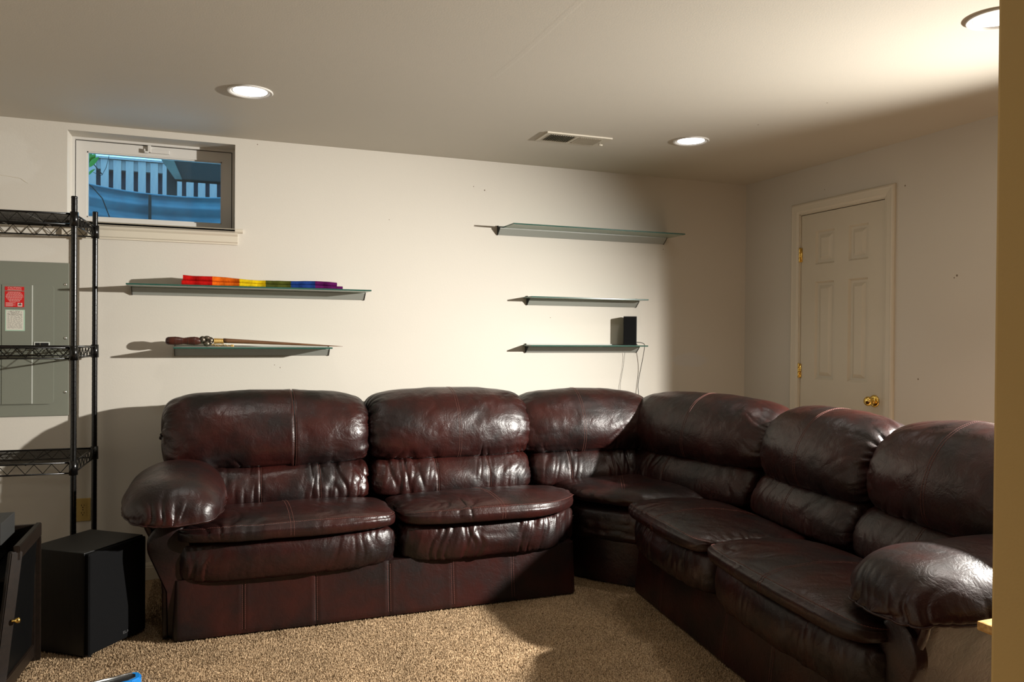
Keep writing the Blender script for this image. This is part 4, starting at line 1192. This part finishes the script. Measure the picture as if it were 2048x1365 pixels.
text('ELA', .016, (W_*.62, -.0006, .045), mat('badge_grey', (.10, .10, .10), .4), g_, 'badge', sx=1.2)

# ================================================================== MEDIA CABINET
mc = empty('media_cabinet', (-.90, 3.26, 0), label='dark brown media cabinet with slanted frame at the left edge', cat='cabinet')
# frame: side frame lies in the plane x = -.635 (+.9 local .265), from y 3.09 to 3.44
def loc(x, y, z): return (x+.90, y-3.26, z)
b = MB()
T = .55
def bar(b, p, q, w=.022, d=.022, up=(0, 0, 1)):
    p, q = Vector(p), Vector(q); t_ = (q-p).normalized(); s_ = t_.cross(Vector(up))
    if s_.length < 1e-4: s_ = Vector((1, 0, 0))
    s_.normalize(); n_ = s_.cross(t_)
    vs = [c_+s_*a*w/2+n_*bb*d/2 for c_ in (p, q) for a, bb in ((-1, -1), (1, -1), (1, 1), (-1, 1))]
    b.add(vs, [(0, 1, 2, 3), (7, 6, 5, 4)]+[(k, (k+1) % 4, 4+(k+1) % 4, 4+k) for k in range(4)])
xs_ = -.637
for nm, p, q, w, d in (('top_rail', (xs_, 3.445, T-.026), (xs_, 3.085, T-.026), .020, .052), ('side_stile', (xs_-.004, 3.092, T-.02), (xs_-.050, 3.050, .03), .022, .040),
                       ('back_post', (xs_, 3.437, T-.05), (xs_, 3.437, .02), .018, .018), ('bottom_rail', (xs_-.02, 3.44, .06), (xs_-.046, 3.06, .06), .020, .05)):
    b = MB(); bar(b, loc(*p), loc(*q), w, d); o = b.build(nm, M['espresso'], mc)
    bm = bmesh.new(); bm.from_mesh(o.data); bmesh.ops.bevel(bm, geom=bm.edges[:], offset=.003, segments=2, affect='EDGES'); bm.to_mesh(o.data); bm.free()
b = MB(); b.rbox(-.545, .256, .165, .183, .02, T-.004, .002); b.build('back_panel', M['espresso'], mc)
b = MB(); b.rbox(-.545, .254, -.165, .165, T-.123, T-.108, .002); b.build('top_panel', M['smoke_glass'], mc)
b = MB(); b.add([loc(xs_-.003, 3.43, T-.05), loc(xs_-.006, 3.10, T-.05), loc(xs_-.046, 3.06, .06), loc(xs_-.02, 3.43, .06), loc(xs_-.008, 3.43, T-.05), loc(xs_-.011, 3.10, T-.05), loc(xs_-.051, 3.06, .06), loc(xs_-.025, 3.43, .06)],
    [(0, 1, 2, 3), (7, 6, 5, 4), (0, 4, 5, 1), (1, 5, 6, 2), (2, 6, 7, 3), (3, 7, 4, 0)]); b.build('side_glass', M['smoke_glass'], mc)
b = MB(); b.rbox(-.545, .20, -.19, -.175,   .03, T-.128, .002); dr = b.build('door', M['espresso'], mc)
b = MB(); b.rbox(-.545, .215, -.17, .165, .012, .045, .002); b.build('bottom_panel', M['espresso'], mc)
b = MB(); bar(b, loc(-.70, 3.06, T-.090), loc(-1.4, 3.05, T-.090), .03, .02); b.build('front_rail', M['chrome'], mc)
b = MB(); b.lathe([(.004, .004), (.004, .012), (.0085, .016), (.010, .022), (.008, .028), (.001, .030)], 14, loc(-.650, 3.066, .30), 'x', cap=False)
b.build('knob', M['brass'], mc, True)
# receiver on the cabinet
rc = empty('receiver', (-.86, 3.29, T-.1075), label='dark grey receiver box on top of the media cabinet', cat='electronics')
MB().rbox(-.30, .128, -.115, .10, .010, .085, .003).build('lower_case', M['black_plastic'], rc)
MB().rbox(-.30, .155, -.10, .10, .088, .165, .003).build('upper_case', mat('charcoal_plastic', (.028, .028, .027), .6), rc)
for x in (-.27, .10):
    for y in (-.09, .08): MB().lathe([(.012, 0), (.014, .011)], 10, (x, y, 0)).build('foot', M['black_plastic'], rc)

# blue object on the carpet
bl = empty('blue_case', (-.325, 3.095, 0.0), rz=.30, label='shiny blue plastic case with a chrome rod on the carpet at lower left', cat='case')
b = MB(); b.prism([(-.30, .035), (.055, .035), (.075, .024), (.080, .0), (.070, -.030), (.040, -.045), (-.30, -.045)], .006, .040); o = b.build('shell', M['blue'], bl)
bm = bmesh.new(); bm.from_mesh(o.data); bmesh.ops.bevel(bm, geom=bm.edges[:], offset=.005, segments=2, affect='EDGES'); bm.to_mesh(o.data); bm.free()
MB().prism([(-.28, .022), (.045, .022), (.060, .004), (.055, -.020), (.030, -.032), (-.28, -.032)], .040, .042).build('inset', M['black_plastic'], bl)
b = MB(); b.tube([(-.28, .008, .0455), (.050, .008, .0455)], .005, 8); b.build('rod', M['chrome'], bl, True)

# pine side table cut off by the wall end
tb = empty('side_table', (2.0, 1.195, 0), label='light pine table corner sticking out from behind the tan wall end', cat='table')
b = MB(); b.rbox(-.267, .30, -.165, .160, .577, .600, .005); b.build('table_top', M['pine'], tb)
lm = MB().rbox(-.018, .018, -.018, .018, 0, .577, .003).mesh('leg'); lm.materials.append(M['pine'])
for x, y in ((-.02, .12), (.26, .12), (-.02, -.13), (.26, -.13)):
    o = link('leg', lm, None, tb); o.location = (x, y, 0)
